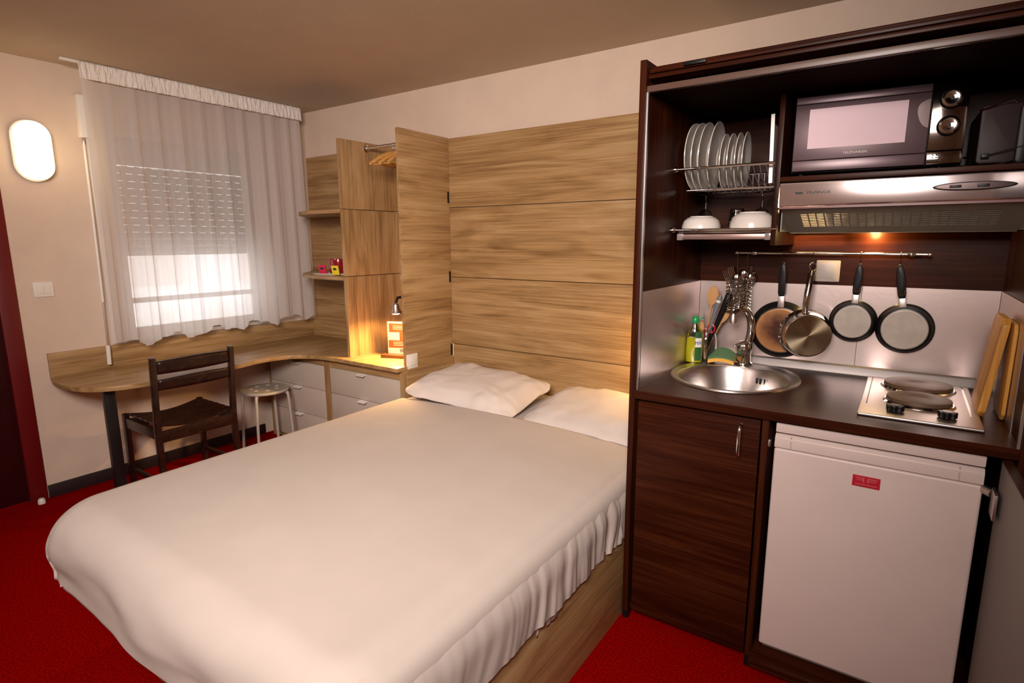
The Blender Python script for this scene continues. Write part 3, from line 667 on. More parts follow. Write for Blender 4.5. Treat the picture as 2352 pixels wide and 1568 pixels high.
# steel splashback
t = thing('splashback', 'brushed steel splashback around the worktop', 'splashback', (3.7, KB, CT))
ST, SZt = 0.0015, 1.270
bs_ = mat('splash_steel', (0.66, 0.56, 0.54), 0.33, 0.95, bump=0.05, bscale=60)
obj('back_panel', B(KL1+0.004, 3.800, KB-0.004, KB-0.0005, CT, SZt), bs_, t); obj('back_panel', B(3.8015, KR0-0.004, KB-0.004, KB-0.0005, CT, SZt), bs_, t)
obj('side_panel', B(KL1+0.0005, KL1+0.003, -0.93, KB-0.0005, CT, SZt), bs_, t); obj('side_panel', B(KR0-0.003, KR0-0.0005, -0.80, KB-0.0005, CT, SZt), bs_, t)
obj('ledge_profile', MB().prism([(-0.266, CT+0.0005), (-0.264, CT+0.008), (-0.254, CT+0.030), (KB-0.005, CT+0.036), (KB-0.005, CT+0.0005)], 0, KL1+0.006, KR0-0.006), mat('ledge_steel', (0.34, 0.31, 0.30), 0.5, 0.8), t, bev=0.001, label='sloping steel strip at the back of the worktop')

# sink
t = thing('kitchen_sink', 'round stainless steel sink set into the worktop', 'sink', (SX, SY, CT))
def loft(rings, n=64):
    m = MB(); R = [[m.bm.verts.new((cx+rx*math.cos(2*PI*k/n), cy+ry*math.sin(2*PI*k/n), z)) for k in range(n)] for cx, cy, rx, ry, z in rings]
    for A, Bv in zip(R, R[1:]):
        for k in range(n): m.bm.faces.new((A[k], A[(k+1) % n], Bv[(k+1) % n], Bv[k]))
    m.bm.faces.new(R[-1]); return m
BX, BY = SX-0.002, SY-0.042
rg = [(SX, SY, SRX, SRY, CT+0.0005), (SX, SY, SRX-0.003, SRY-0.003, CT+0.006), (SX, SY, SRX-0.012, SRY-0.012, CT+0.008), (SX, SY-0.01, SRX-0.022, SRY-0.030, CT+0.005),
      (BX, BY, 0.208, 0.222, CT+0.004), (BX, BY, 0.203, 0.217, CT+0.006), (BX, BY, 0.197, 0.210, CT+0.004), (BX, BY, 0.190, 0.203, CT-0.010), (BX, BY, 0.178, 0.192, CT-0.08), (BX, BY, 0.165, 0.178, CT-0.125), (BX, BY, 0.13, 0.14, CT-0.145), (BX, BY, 0.045, 0.045, CT-0.150), (BX, BY, 0.040, 0.040, CT-0.158)]
obj('basin', loft(rg), steel, t, smooth=True)
for i, dx in enumerate((-0.030, -0.014, 0.006, 0.020)):
    a = math.radians(28); 
    px, py = BX + 0.187*math.sin(a) + dx*0.9, BY + 0.196*math.cos(a) - dx*0.35
    obj('overflow_slot', MB().box(-0.003, 0.003, -0.0015, 0.0015, -0.012, 0.012, M=Matrix.Translation((px, py, CT-0.040)) @ Matrix.Rotation(-0.35, 4, 'Z')), black, t, bev=0.001)

# tap
t = thing('kitchen_tap', 'chrome swan neck tap standing behind the sink', 'tap', (3.392, -0.300, CT+0.007))
tx, ty = 3.395, -0.306
obj('body', MB().lathe([(0, 0.0), (0.037, 0.0), (0.037, 0.006), (0.030, 0.010), (0.0285, 0.05), (0.031, 0.055), (0.031, 0.078), (0.026, 0.092), (0.016, 0.100), (0, 0.100)], (tx, ty, CT+0.006), 2, 28), chrome, t, smooth=True)
sp_ = catmull([(tx+0.008, ty, CT+0.085), (tx+0.020, ty-0.004, CT+0.13), (tx+0.021, ty-0.010, CT+0.190), (tx+0.005, ty-0.030, CT+0.238), (tx-0.018, ty-0.055, CT+0.243), (tx-0.034, ty-0.075, CT+0.224)], 6)
obj('spout', MB().tube(sp_, [0.0170 - 0.004*i/len(sp_) for i in range(len(sp_))], 14), chrome, t, smooth=True)
obj('nozzle', MB().lathe([(0, 0.022), (0.010, 0.018), (0.0145, 0.0), (0.0145, -0.018), (0.011, -0.022), (0, -0.020)], (tx-0.036, ty-0.078, CT+0.210), 2, 20), satin, t, smooth=True)
lv = catmull([(tx+0.025, ty-0.004, CT+0.090), (tx+0.004, ty-0.016, CT+0.100), (tx-0.018, ty-0.030, CT+0.094), (tx-0.036, ty-0.042, CT+0.082)], 5)
obj('lever', MB().tube(lv, [0.010, 0.011, 0.012, 0.012, 0.011, 0.010, 0.009, 0.008, 0.007, 0.007, 0.006, 0.006, 0.005, 0.005, 0.004, 0.003][:len(lv)], 10), chrome, t, smooth=True)

# hob
t = thing('electric_hob', 'stainless two plate electric hob in the worktop', 'hob', (4.0, -0.57, CT))
obj('hob_top', B(3.852, 4.158, -0.862, -0.292, CT+0.0005, CT+0.010), satin, t, bev=0.004, seg=3)
obj('trim_strip', B(3.868, 3.871, -0.73, -0.31, CT+0.010, CT+0.0112), black, t); obj('trim_strip', B(4.135, 4.140, -0.73, -0.31, CT+0.010, CT+0.0118), chrome, t)
def hotplate(x, y, r):
    o = obj('hot_plate', MB().lathe([(0, 0.014), (0.026, 0.014), (0.030, 0.0155), (r-0.012, 0.0155), (r-0.006, 0.014), (r-0.005, 0.009), (r-0.005, 0.003), (0, 0.003)], (x, y, CT+0.014), 2, 48), plate_h, t, smooth=True, label='brown cast iron plate')
    obj('plate_ring', MB().lathe([(r-0.004, 0.006), (r, 0.006), (r+0.005, 0.001), (r+0.005, 0.0), (r-0.004, 0.0)], (x, y, CT+0.010), 2, 48), chrome, o, smooth=True)
hotplate(4.008, -0.412, 0.106); hotplate(4.008, -0.640, 0.093)
for x, y in ((3.947, -0.790), (4.076, -0.787)):
    k = MB(); 
    pts = [((0.020 + (0.0045 if i % 4 < 2 else 0))*math.cos(2*PI*i/28), (0.020 + (0.0045 if i % 4 < 2 else 0))*math.sin(2*PI*i/28)) for i in range(28)]
    k.prism([(x+a, y+b) for a, b in pts], 2, CT+0.012, CT+0.030); o = obj('control_knob', k, black, t, bev=0.002)
    obj('knob_cap', MB().lathe([(0, 0.001), (0.014, 0.001), (0.014, 0), (0, 0)], (x, y, CT+0.0305), 2, 20), mat('knob_cap_grey', (0.12, 0.11, 0.10), 0.3), o)

# cutting boards
def cboard(name, label, yb, x_bot, x_top, hgt, thick, y_len, rot):
    b = thing('cutting_board', label, 'cutting board', (x_bot, yb, CT+0.001), rot, 'wooden cutting boards', local=True)
    ang = math.atan2(x_top-x_bot, hgt); Mx = Matrix.Rotation(ang, 4, 'Y')
    pts = [(0.02, 0), (y_len-0.02, 0), (y_len, 0.03), (y_len, hgt-0.02), (y_len-0.02, hgt), (0.02, hgt), (0, hgt-0.02), (0, 0.02)]
    return obj('board', MB().prism(pts, 0, 0, thick, M=Mx), bamboo, b, bev=0.005), b, Mx
o, b, Mx = cboard('b', 'thick wooden cutting board leaning against the steel side wall', -0.69, 4.150, 4.182, 0.305, 0.020, 0.20, 0.0)
obj('juice_groove', MB().prism([(0.012, 0.05), (0.020, 0.05), (0.020, 0.28), (0.012, 0.28)], 0, -0.0005, 0.001, M=Mx), mat('groove_dark', (0.30, 0.12, 0.02), 0.6), b)
cboard('c', 'thinner wooden cutting board standing behind the thick one', -0.705, 4.204, 4.2055, 0.290, 0.011, 0.185, 0.0)

# ------------------------------------------------------------------ fridge
t = thing('small_fridge', 'white under counter fridge below the hob', 'fridge', (3.9, -0.6, 0.062))
FX0, FX1 = 3.642, 4.160
obj('body', B(FX0+0.004, FX1-0.004, -0.905, -0.30, 0.062, 0.884), fridgem, t, bev=0.004)
obj('top_trim', B(FX0, FX1, -0.948, -0.908, 0.848, 0.880), fridgem, t, bev=0.004)
fd = obj('door', B(FX0, FX1, -0.955, -0.912, 0.100, 0.798), fridgem, t, bev=0.009, seg=4)
gp = MB().prism([(-0.955, 0.8005), (-0.912, 0.8005), (-0.912, 0.843), (-0.943, 0.843), (-0.953, 0.832)], 0, FX0, FX1)
gh = obj('grip_rail', gp, fridgem, t, bev=0.002)
for x in (FX0+0.045, FX1-0.055): obj('grip_end', MB().prism([(-0.9565, 0.803), (-0.950, 0.803), (-0.945, 0.840), (-0.952, 0.836)], 0, x, x+0.004), mat('fridge_seam', (0.36, 0.32, 0.30), 0.5), gh)
lg = obj('badge', B(3.862, 3.932, -0.9575, -0.955, 0.728, 0.762), redp, fd, bev=0.0008, label='red maker badge')
wl = mat('badge_print', (0.50, 0.10, 0.11), 0.5)
obj('badge_emblem', MB().box(3.871, 3.892, -0.9585, -0.9575, 0.7535, 0.756).box(3.889, 3.892, -0.9585, -0.9575, 0.742, 0.7535).box(3.874, 3.889, -0.9585, -0.9575, 0.7475, 0.7495).box(3.900, 3.924, -0.9585, -0.9575, 0.7535, 0.756).box(3.900, 3.903, -0.9585, -0.9575, 0.742, 0.7535).box(3.903, 3.922, -0.9585, -0.9575, 0.7475, 0.7495), wl, lg)
bt_ = MB(); bx_ = 3.869
for i in range(13): 
    wv = 0.0022 + 0.0012*((i*7) % 3); bt_.box(bx_, bx_+wv, -0.9585, -0.9575, 0.7335+0.0006*((i*5) % 2), 0.7365+0.0004*(i % 3)); bx_ += wv+0.0011
obj('badge_script', bt_, wl, lg)

# ------------------------------------------------------------------ hood
t = thing('cooker_hood', 'steel fronted cooker hood under the microwave shelf', 'cooker hood', (3.87, -0.45, 1.48))
HX0, HX1 = 3.549, 4.216
obj('fascia', MB().prism([(-0.660, 1.566), (-0.655, 1.562), (-0.640, 1.562), (-0.640, 1.640), (-0.663, 1.640), (-0.664, 1.636)], 0, HX0, HX1), fascia, t, bev=0.001, label='polished steel front')
obj('lower_lip', B(HX0, HX1, -0.655, -0.600, 1.554, 1.5615), mat('hood_lip', (0.16, 0.03, 0.03), 0.3), t)
hb = MB().box(HX0, HX1, -0.640, -0.252, 1.628, 1.640).box(HX0, HX0+0.004, -0.60, -0.252, 1.478, 1.628).box(HX1-0.004, HX1, -0.60, -0.252, 1.478, 1.628).box(HX0+0.004, HX1-0.004, -0.256, -0.252, 1.478, 1.628)
hb.box(HX0+0.004, HX1-0.004, -0.420, -0.300, 1.474, 1.480)
obj('casing', hb, filterm, t)
# sloping grille with real slots
A0, A1 = Vector((0, -0.628, 1.553)), Vector((0, -0.425, 1.476)); ex = (A1-A0); Lg = ex.length; ang = math.atan2(ex.z, ex.y)
Mg = Matrix.Translation((HX0+0.0045, A0.y, A0.z)) @ Matrix.Rotation(ang, 4, 'X')
Wg = HX1-HX0-0.009; gb = MB(); th_ = 0.003
nc, nr_ = 22, 8; m0 = 0.055; pitch = (Wg-2*m0)/nc; r0, r1 = 0.045, 0.165; rp = (r1-r0)/nr_
gb.box(0, m0, 0, Lg, 0, th_, M=Mg).box(Wg-m0, Wg, 0, Lg, 0, th_, M=Mg).box(m0, Wg-m0, 0, r0, 0, th_, M=Mg).box(m0, Wg-m0, r1, Lg, 0, th_, M=Mg)
for c in range(nc): gb.box(m0+c*pitch+pitch*0.82, m0+(c+1)*pitch, r0, r1, 0, th_, M=Mg)
for r in range(nr_): gb.box(m0, Wg-m0, r0+r*rp+rp*0.52, r0+(r+1)*rp, 0.0001, th_-0.0001, M=Mg)
obj('grille', gb, filterm, t, label='grey slotted grille lit from inside at one end')
obj('added_lamp_baffle', MB().prism([(-0.60, 1.558), (-0.42, 1.492), (-0.30, 1.492), (-0.30, 1.627), (-0.60, 1.627)], 0, 3.684, 3.687), filterm, t)  # unseen divider added so the slots beyond the lamp stay dark
obj('lamp_lens', B(3.795, 3.855, -0.298, -0.262, 1.4765, 1.482), bulb, t, bev=0.002)
ov = [(4.073+0.098*math.cos(a)*1.0, 1.604+0.0125*math.sin(a)) for a in [2*PI*k/40 for k in range(40)]]
cp = obj('control_panel', MB().prism([(x, z) for x, z in ov], 1, -0.6675, -0.661), black, t, bev=0.001, label='black oval control panel')
ov2 = [(4.073+0.090*math.cos(a), 1.604+0.009*math.sin(a)) for a in [2*PI*k/40 for k in range(40)]]
obj('control_inset', MB().prism(ov2, 1, -0.6682, -0.6675), mat('inset_smoke', (0.09, 0.06, 0.06), 0.15, 0.6), cp)
for x in (4.030, 4.095): obj('slide_switch', B(x-0.014, x+0.014, -0.6705, -0.6682, 1.600, 1.608), black, cp, bev=0.001)
obj('logo_plate', B(3.598, 3.623, -0.6645, -0.6635, 1.6025, 1.6085), black, t)
text('logo_text', 'FRIONOR', at(3.6685, -0.6642, 1.6055), 0.0110, black, t, 0.0004, 1.5)

# ------------------------------------------------------------------ microwave
t = thing('microwave', 'dark microwave oven with chrome control strip on the shelf', 'microwave', (3.573, -0.628, 1.6625), math.radians(5), local=True)
MW, MH, MD = 0.470, 0.247, 0.29; x = 0
obj('body', B(0, MW, 0.014, MD, 0.012, MH+0.010), black, t, bev=0.004)
for a, b in ((0.03, 0.04), (MW-0.05, 0.04), (0.03, MD-0.05), (MW-0.05, MD-0.05)): obj('foot', MB().lathe([(0, 0), (0.01, 0), (0.01, 0.012), (0, 0.012)], (a, b, 0), 2, 12), black, t)
Z0, Z1 = 0.016, MH+0.008
dm = obj('door', B(0.003, 0.375, -0.008, 0.013, Z0+0.036, Z1-0.024), mwm, t, bev=0.002)
obj('door_top_band', B(0.003, 0.375, -0.008, 0.013, Z1-0.0225, Z1), mwm, t, bev=0.002); obj('door_bottom_band', B(0.003, 0.375, -0.008, 0.013, Z0, Z0+0.0345), mwm, t, bev=0.002)
obj('door_window', B(0.045, 0.318, -0.0095, -0.008, Z0+0.072, Z0+0.198), mww, dm, label='pale meshed viewing window')
sk = MB().prism(catmull([(0.374, 0.212), (0.350, 0.200), (0.343, 0.180), (0.350, 0.150), (0.362, 0.132), (0.374, 0.126)], 5), 1, -0.0094, -0.008); obj('door_catch_cover', sk, mat('catch_sheen', (0.20, 0.15, 0.15), 0.15, 0.6), dm)
text('maker_name', 'TELEFUNKEN', at(0.185, -0.0098, Z0+0.052), 0.010, wpaint, dm, 0.0003, 1.15)
cpn = obj('control_strip', B(0.378, MW-0.002, -0.010, 0.013, Z0+0.040, Z1), mat('dark_chrome', (0.34, 0.30, 0.27), 0.07, 1.0), t, bev=0.003)
ob = obj('open_button', B(0.378, MW-0.002, -0.010, 0.013, Z0, Z0+0.037), mat('dark_chrome', (0.34, 0.30, 0.27), 0.07, 1.0), t, bev=0.003)
bmk = MB()
for i in range(3):
    for j in range(3): bmk.box(0.392+i*0.009, 0.397+i*0.009, -0.0108, -0.010, Z0+0.009+j*0.008, Z0+0.013+j*0.008)
obj('button_marks', bmk, black, ob)
for z in (Z0+0.188, Z0+0.110):
    kc = (0.424, -0.010, z); o = obj('dial', MB().lathe([(0, 0), (0.030, 0), (0.030, -0.006), (0.026, -0.018), (0, -0.018)], kc, 1, 36), black, cpn, smooth=True)
    o2 = obj('dial_ring', MB().lathe([(0.021, -0.0182), (0.0255, -0.0182), (0.0255, -0.021), (0.021, -0.0225)], kc, 1, 36), chrome, cpn, smooth=True)
    obj('dial_face', MB().lathe([(0, -0.016), (0.012, -0.0205), (0.021, -0.0205), (0.021, -0.018)], kc, 1, 36), chrome, cpn, smooth=True)

# toaster at the right of the microwave
t = thing('toaster', 'black toaster with chrome edges standing beside the microwave', 'toaster', (4.075, -0.56, 1.663), math.radians(2), local=True)
obj('body', MB().prism(rrect(0.0, 0.098, 0.012, 0.180, 0.012), 1, 0, 0.26), mat('toaster_body', (0.022, 0.008, 0.008), 0.45, spec=0.25), t, bev=0.004)
obj('end_cap', MB().prism(rrect(0.088, 0.116, 0.006, 0.172, 0.012), 1, -0.02, 0.0), black, t, bev=0.006)
obj('edge_trim', MB().tube([(-0.006, -0.005, 0.166), (0.070, -0.008, 0.188), (0.078, -0.010, 0.178)], 0.0022, 8), chrome, t, smooth=True)
obj('lever', MB().tube([(0.02, -0.012, 0.033), (0.108, -0.022, 0.055)], 0.0018, 8), chrome, t, smooth=True); obj('lever_knob', B(0.010, 0.030, -0.018, -0.006, 0.026, 0.040), black, t, bev=0.003)
obj('base_trim', MB().tube([(0.048, -0.012, 0.005), (0.090, -0.014, 0.016)], 0.0022, 8), chrome, t, smooth=True)
obj('end_highlight', MB().tube([(0.1185, -0.010, 0.10), (0.1195, -0.010, 0.075)], 0.0022, 8), chrome, t, smooth=True)
cb = MB().tube(catmull([(4.048, -0.520, 1.70), (4.060, -0.56, 1.695), (4.062, -0.575, 1.68), (4.055, -0.585, 1.6685), (4.035, -0.60, 1.6675)], 5), 0.0035, 8)
tag(obj('power_cord', cb, black, smooth=True), 'black power cord curling beside the microwave', 'cord')

# ------------------------------------------------------------------ dish racks
RX0, RX1 = KL1+0.001, 3.527
t = thing('plate_rack', 'chrome wire rack holding the upright plates', 'dish rack', (3.35, -0.55, 1.65))
m = MB(); m.tube([(RX0, -0.655, 1.712), (RX1, -0.655, 1.712)], 0.0055, 10); obj('front_bar', m, chrome, t, smooth=True)
m = MB(); m.tube([(RX0+0.022, -0.560, 1.640), (RX1, -0.560, 1.640)], 0.0065, 10); obj('lower_bar', m, chrome, t, smooth=True)
m = MB(); m.tube([(RX0, -0.360, 1.640), (RX1, -0.360, 1.640)], 0.0045, 8); obj('rear_bar', m, chrome, t, smooth=True)
m = MB(); m.tube([(RX0, -0.340, 1.712), (RX1, -0.340, 1.712)], 0.0045, 8); obj('rear_bar', m, chrome, t, smooth=True)
for i in range(15):
    x = RX0 + 0.045 + i*0.0215
    m = MB().tube([(x, -0.650, 1.708), (x, -0.600, 1.672), (x+0.006, -0.560, 1.6465), (x+0.006, -0.360, 1.6445), (x, -0.345, 1.712)], 0.0018, 6); obj('wire', m, satin, t, smooth=True)
obj('end_boss', MB().lathe([(0, 0), (0.011, 0), (0.011, 0.008), (0.007, 0.014), (0, 0.014)], (RX0, -0.655, 1.712), 0, 14), chrome, t, smooth=True)
def plate(r, x, y, z, tilt, yaw, label, grp, first=None):
    if first: p = copy_tree(first); p.location = (x, y, z)
    else:
        p = thing('plate', label, 'plate', (x, y, z), 0, grp, local=True)
        pr = [(0, 0.004), (r*0.62, 0.004), (r*0.68, 0.007), (r*0.97, 0.020), (r, 0.0205), (r*0.995, 0.023), (r*0.95, 0.0225), (r*0.66, 0.010), (r*0.6, 0.0075), (0, 0.0075)]
        o = MB().lathe(pr, (0, 0, 0), 0, 48); obj('plate_body', o, porc, p, smooth=True)
        obj('foot_ring', MB().lathe([(r*0.55, 0.005), (r*0.56, 0.001), (r*0.58, 0.001), (r*0.59, 0.005)], (0, 0, 0), 0, 40), porc, p, smooth=True)
    p.rotation_euler = (0, tilt, yaw); p['label'] = label; p['group'] = grp; return p
bp = None
bl = ['large white plate at the bed end of the rack', 'second large white plate from the bed end of the rack', 'third large white plate from the bed end of the rack', 'large white plate next to the small plates']
for i, x in enumerate((3.190, 3.211, 3.234, 3.268)):
    q = plate(0.126, x, -0.520, 1.646+0.124, 0.02+0.02*i, -0.05+0.03*i, bl[i], 'large plates in the rack', bp); bp = bp or q
sp0 = None
sl_ = ['small white plate next to the large plates', 'second small white plate counting from the large plates', 'third small white plate counting from the large plates', 'small white plate nearest the empty part of the rack']
for i, x in enumerate((3.306, 3.331, 3.357, 3.381)):
    q = plate(0.100, x, -0.535, 1.646+0.098, 0.03, 0.04+0.01*i, sl_[i], 'small plates in the rack', sp0); sp0 = sp0 or q
tr = thing('oven_tray', 'thin pale tray standing on edge against the rack divider', 'tray', (3.508, -0.50, 1.648), 0, local=True)
obj('sheet', MB().prism([(-0.115, 0.0), (0.10, 0.0), (0.10, 0.205), (-0.10, 0.205)], 0, 0, 0.003, M=Matrix.Rotation(-0.04, 4, 'Y')), mat('tray_grey', (0.42, 0.37, 0.34), 0.4), tr, bev=0.001)
obj('sheet_rim', MB().prism([(-0.118, 0.0), (-0.112, 0.0), (-0.098, 0.235), (-0.104, 0.235)], 0, -0.006, 0.006, M=Matrix.Rotation(-0.04, 4, 'Y')), satin, tr)

t = thing('lower_rack', 'chrome lower rack with drip tray under the bowls', 'dish rack', (3.35, -0.5, 1.45))
obj('front_bar', MB().tube([(RX0, -0.655, 1.487), (3.545, -0.655, 1.487)], 0.0055, 10), chrome, t, smooth=True)
obj('front_bar', MB().tube([(RX0+0.02, -0.628, 1.479), (3.535, -0.628, 1.479)], 0.0045, 10), chrome, t, smooth=True)
obj('rear_bar', MB().tube([(RX0, -0.34, 1.483), (3.527, -0.34, 1.483)], 0.0045, 8), chrome, t, smooth=True)
for i in range(12):
    x = RX0+0.03+i*0.029; obj('wire', MB().tube([(x, -0.650, 1.4835), (x, -0.345, 1.4835)], 0.0016, 6), satin, t)
obj('end_boss', MB().lathe([(0, 0), (0.011, 0), (0.011, 0.008), (0.007, 0.014), (0, 0.014)], (RX0, -0.655, 1.487), 0, 14), chrome, t, smooth=True)
obj('drip_tray', MB().box(3.196, 3.512, -0.630, -0.35, 1.4515, 1.472), mat('drip_tray', (0.30, 0.19, 0.17), 0.3, 0.5), t, bev=0.003)
for x in (3.188, 3.506): obj('tray_clip', B(x, x+0.022, -0.637, -0.600, 1.449, 1.474), mat('clear_clip', (0.25, 0.2, 0.2), 0.2), t, bev=0.002)
def bowl(r, h, x, y, label):
    b = thing('bowl', label, 'bowl', (x, y, 1.4855), 0, 'white bowls turned upside down', local=True)
    pr = [(r, 0), (r*0.99, h*0.35), (r*0.90, h*0.72), (r*0.70, h*0.95), (r*0.60, h*0.97), (r*0.59, h*1.03), (r*0.55, h*1.03), (r*0.54, h*0.965), (0, h*0.965), (0, h*0.92), (r*0.68, h*0.90), (r*0.86, h*0.68), (r*0.95, h*0.33), (r*0.965, 0)]
    obj('bowl_body', MB().lathe(pr, (0, 0, 0), 2, 44), porc, b, smooth=True); return b
bowl(0.073, 0.053, 3.258, -0.565, 'smaller upturned white bowl at the bed end of the lower rack'); bowl(0.079, 0.063, 3.448, -0.575, 'larger upturned white bowl near the cooker hood')
def wine(x, y, label, f=None):
    if f: g = copy_tree(f); g.location = (x, y, 1.4855); g['label'] = label; return g
    g = thing('wine_glass', label, 'glass', (x, y, 1.4855), 0, 'upturned wine glasses', local=True)
    obj('bowl', MB().lathe([(0.030, 0), (0.036, 0.03), (0.034, 0.055), (0.020, 0.080), (0.006, 0.088), (0.004, 0.086), (0.018, 0.077), (0.032, 0.054), (0.0345, 0.03), (0.029, 0)], (0, 0, 0), 2, 28), glass, g, smooth=True)
    obj('stem', MB().lathe([(0, 0.086), (0.005, 0.088), (0.0035, 0.10), (0.0035, 0.136), (0.006, 0.141), (0, 0.141)], (0, 0, 0), 2, 14), glass, g, smooth=True)
    obj('foot', MB().lathe([(0, 0.141), (0.030, 0.1455), (0.032, 0.147), (0.030, 0.148), (0, 0.146)], (0, 0, 0), 2, 28), glass, g, smooth=True); return g
wg = wine(3.232, -0.425, 'upturned wine glass behind the smaller bowl'); wine(3.448, -0.425, 'upturned wine glass behind the larger bowl', wg)
g = thing('tumbler', 'upturned ribbed water glass between the two bowls', 'glass', (3.365, -0.46, 1.4855), 0, local=True)
obj('glass_body', MB().lathe([(0.034, 0), (0.033, 0.03), (0.027, 0.078), (0.024, 0.085), (0, 0.085), (0, 0.072), (0.023, 0.072), (0.031, 0.03), (0.032, 0)], (0, 0, 0), 2, 12), glass, g, smooth=False)

# ------------------------------------------------------------------ rail, hooks, pans
RY, RZ = -0.290, 1.396
t = thing('hanging_rail', 'chrome rail with pans hanging on the dark kitchen back wall', 'rail', (3.67, RY, RZ))
obj('bar', MB().tube([(3.335, RY, RZ), (4.000, RY, RZ)], 0.0055, 12), chrome, t, smooth=True)
for x in (3.335, 4.0): obj('end_knob', MB().lathe([(0, -0.008), (0.007, -0.007), (0.009, 0), (0.007, 0.007), (0, 0.008)], (x, RY, RZ), 0, 16), chrome, t, smooth=True)
for x in (3.405, 3.945):
    obj('collar', MB().lathe([(0.0055, -0.014), (0.008, -0.013), (0.0105, -0.004), (0.0105, 0.004), (0.008, 0.013), (0.0055, 0.014)], (x, RY, RZ), 0, 16), chrome, t, smooth=True)
    obj('bracket', MB().tube([(x, RY, RZ), (x, KB-0.0005, RZ)], 0.0055, 10), chrome, t, smooth=True)
def shook(x, label, f=None):
    if f: h = f.copy(); COL.objects.link(h); h.location.x = x; h['label'] = label; return h
    p = [(0, 0.007*math.cos(a), 0.0075+0.0085*math.sin(a)-0.0075) for a in [-0.3 + k*(PI+0.5)/8 for k in range(9)]]
    p = [(0, y, z) for _, y, z in p] + [(0, -0.0080, -0.020), (0, -0.004, -0.034), (0, -0.006, -0.040), (0, -0.012, -0.038)]
    h = obj('s_hook', MB().tube(p, 0.0016, 6), mat('brass_hook', (0.70, 0.55, 0.30), 0.15, 1.0), smooth=True); h.location = (x, RY, RZ)
    return tag(h, label, 'hook', 'hooks on the rail')
hk0 = shook(3.518, 'wire hook carrying the copper brown frying pan')
for x, l in ((3.627, 'wire hook carrying the saucepan'), (3.788, 'wire hook carrying the smallest frying pan'), (3.914, 'wire hook carrying the frying pan nearest the cutting boards')): shook(x, l, hk0)

def fry(cx, cz, r, rb, hx, hz, basemat, label, y0=-0.262, depth=0.036, yaw=0.0, gold=False):
    """pan hanging by its handle, base facing the room. handle end at world (hx, hz)"""
    p = thing('frying_pan', label, 'frying pan', (cx, y0, cz), yaw, 'pans hanging on the rail', local=True)
    sh = [(0, -depth), (rb+0.002, -depth), (rb+0.008, -depth+0.003), (r-0.003, -0.003), (r, 0), (r-0.003, 0.0005), (rb+0.004, -depth+0.006), (0, -depth+0.004)]
    obj('pan_body', MB().lathe(sh, (0, 0, 0), 1, 56), teflon, p, smooth=True)
    obj('base_plate', MB().lathe([(0, -depth-0.0015), (rb-0.006, -depth-0.0015), (rb-0.004, -depth-0.0015), (rb-0.001, -depth-0.0002), (rb-0.001, -depth+0.001)], (0, 0, 0), 1, 56), basemat, p, smooth=True, label='bare metal base disc')
    obj('base_ring', MB().tube([(rb*0.93*math.cos(a), -depth-0.0016, rb*0.93*math.sin(a)) for a in [2*PI*k/48 for k in range(48)]], 0.0006, 5, closed=True), satin, p, smooth=True)
    d = Vector((hx-cx, 0, hz-cz)); L = d.length; a = math.atan2(d.x, d.z); M = Matrix.Rotation(a, 4, 'Y')
    s = r-0.006
    obj('ferrule', MB().prism([(-0.013, s-0.018), (0.013, s-0.018), (0.011, s+0.030), (-0.011, s+0.030)], 1, -0.030, -0.014, M=M), satin, p, bev=0.003)
    hb = [(-0.010, s+0.028), (0.010, s+0.028), (0.0135, s+0.045), (0.0145, L-0.055), (0.011, L-0.018), (0.005, L-0.004), (-0.005, L-0.004), (-0.011, L-0.018), (-0.0145, L-0.055), (-0.0135, s+0.045)]
    h = obj('handle', MB().prism(hb, 1, -0.034, -0.016, M=M), black, p, bev=0.004)
    if gold: obj('handle_trim', MB().tube([tuple(M @ Vector(q)) for q in ((-0.010, -0.0352, s+0.058), (-0.008, -0.0356, s+0.042), (0.008, -0.0356, s+0.042), (0.010, -0.0352, s+0.058))], 0.0016, 6), mat('brass_trim', (0.75, 0.48, 0.15), 0.2, 1.0), h, smooth=True)
    obj('hang_eye', MB().tube([tuple(M @ Vector((0.005*math.cos(q), -0.0255, L-0.006+0.007*math.sin(q)))) for q in [2*PI*k/14 for k in range(14)]], 0.0018, 6, closed=True), satin, h, smooth=True)
    return p
fry(3.522, 1.077, 0.120, 0.093, 3.518, 1.358, panb, 'large frying pan with a brown stained base, partly behind the saucepan', y0=-0.257, depth=0.030)
fry(3.781, 1.134, 0.083, 0.064, 3.788, 1.358, spunw, 'smallest frying pan with a pale grey base', depth=0.034, gold=True)
fry(3.950, 1.118, 0.094, 0.075, 3.914, 1.358, spunw, 'frying pan with a pale base hanging nearest the cutting boards', depth=0.036, gold=True)
# saucepan
p = thing('saucepan', 'shiny steel saucepan hanging with its spun base outwards', 'saucepan', (3.622, -0.306, 1.076), 0.30, 'pans hanging on the rail', local=True)
R1, RBs, Dp = 0.098, 0.083, 0.068
obj('pan_body', MB().lathe([(0, -Dp), (RBs-0.004, -Dp), (RBs+0.001, -Dp+0.004), (RBs+0.003, -Dp+0.014), (R1-0.006, -0.010), (R1, -0.002), (R1+0.001, 0), (R1-0.004, 0.0), (R1-0.009, -0.012), (RBs, -Dp+0.014), (0, -Dp+0.006)], (0, 0, 0), 1, 64), chrome, p, smooth=True)
obj('base_plate', MB().lathe([(0, -Dp-0.0015), (RBs-0.0075, -Dp-0.0015), (RBs-0.004, -Dp-0.0015), (RBs-0.003, -Dp-0.0002), (RBs-0.003, -Dp+0.001)], (0, 0, 0), 1, 64), spun, p, label='spun steel base disc')
hp = catmull([(-0.010, -0.030, 0.088), (-0.012, -0.040, 0.105), (-0.011, -0.040, 0.15), (-0.004, -0.030, 0.205), (0.004, -0.014, 0.250)], 6)
obj('handle', MB().tube(hp, [0.0095 + 0.003*min(1, i/10) for i in range(len(hp))], 12), chrome, p, smooth=True)
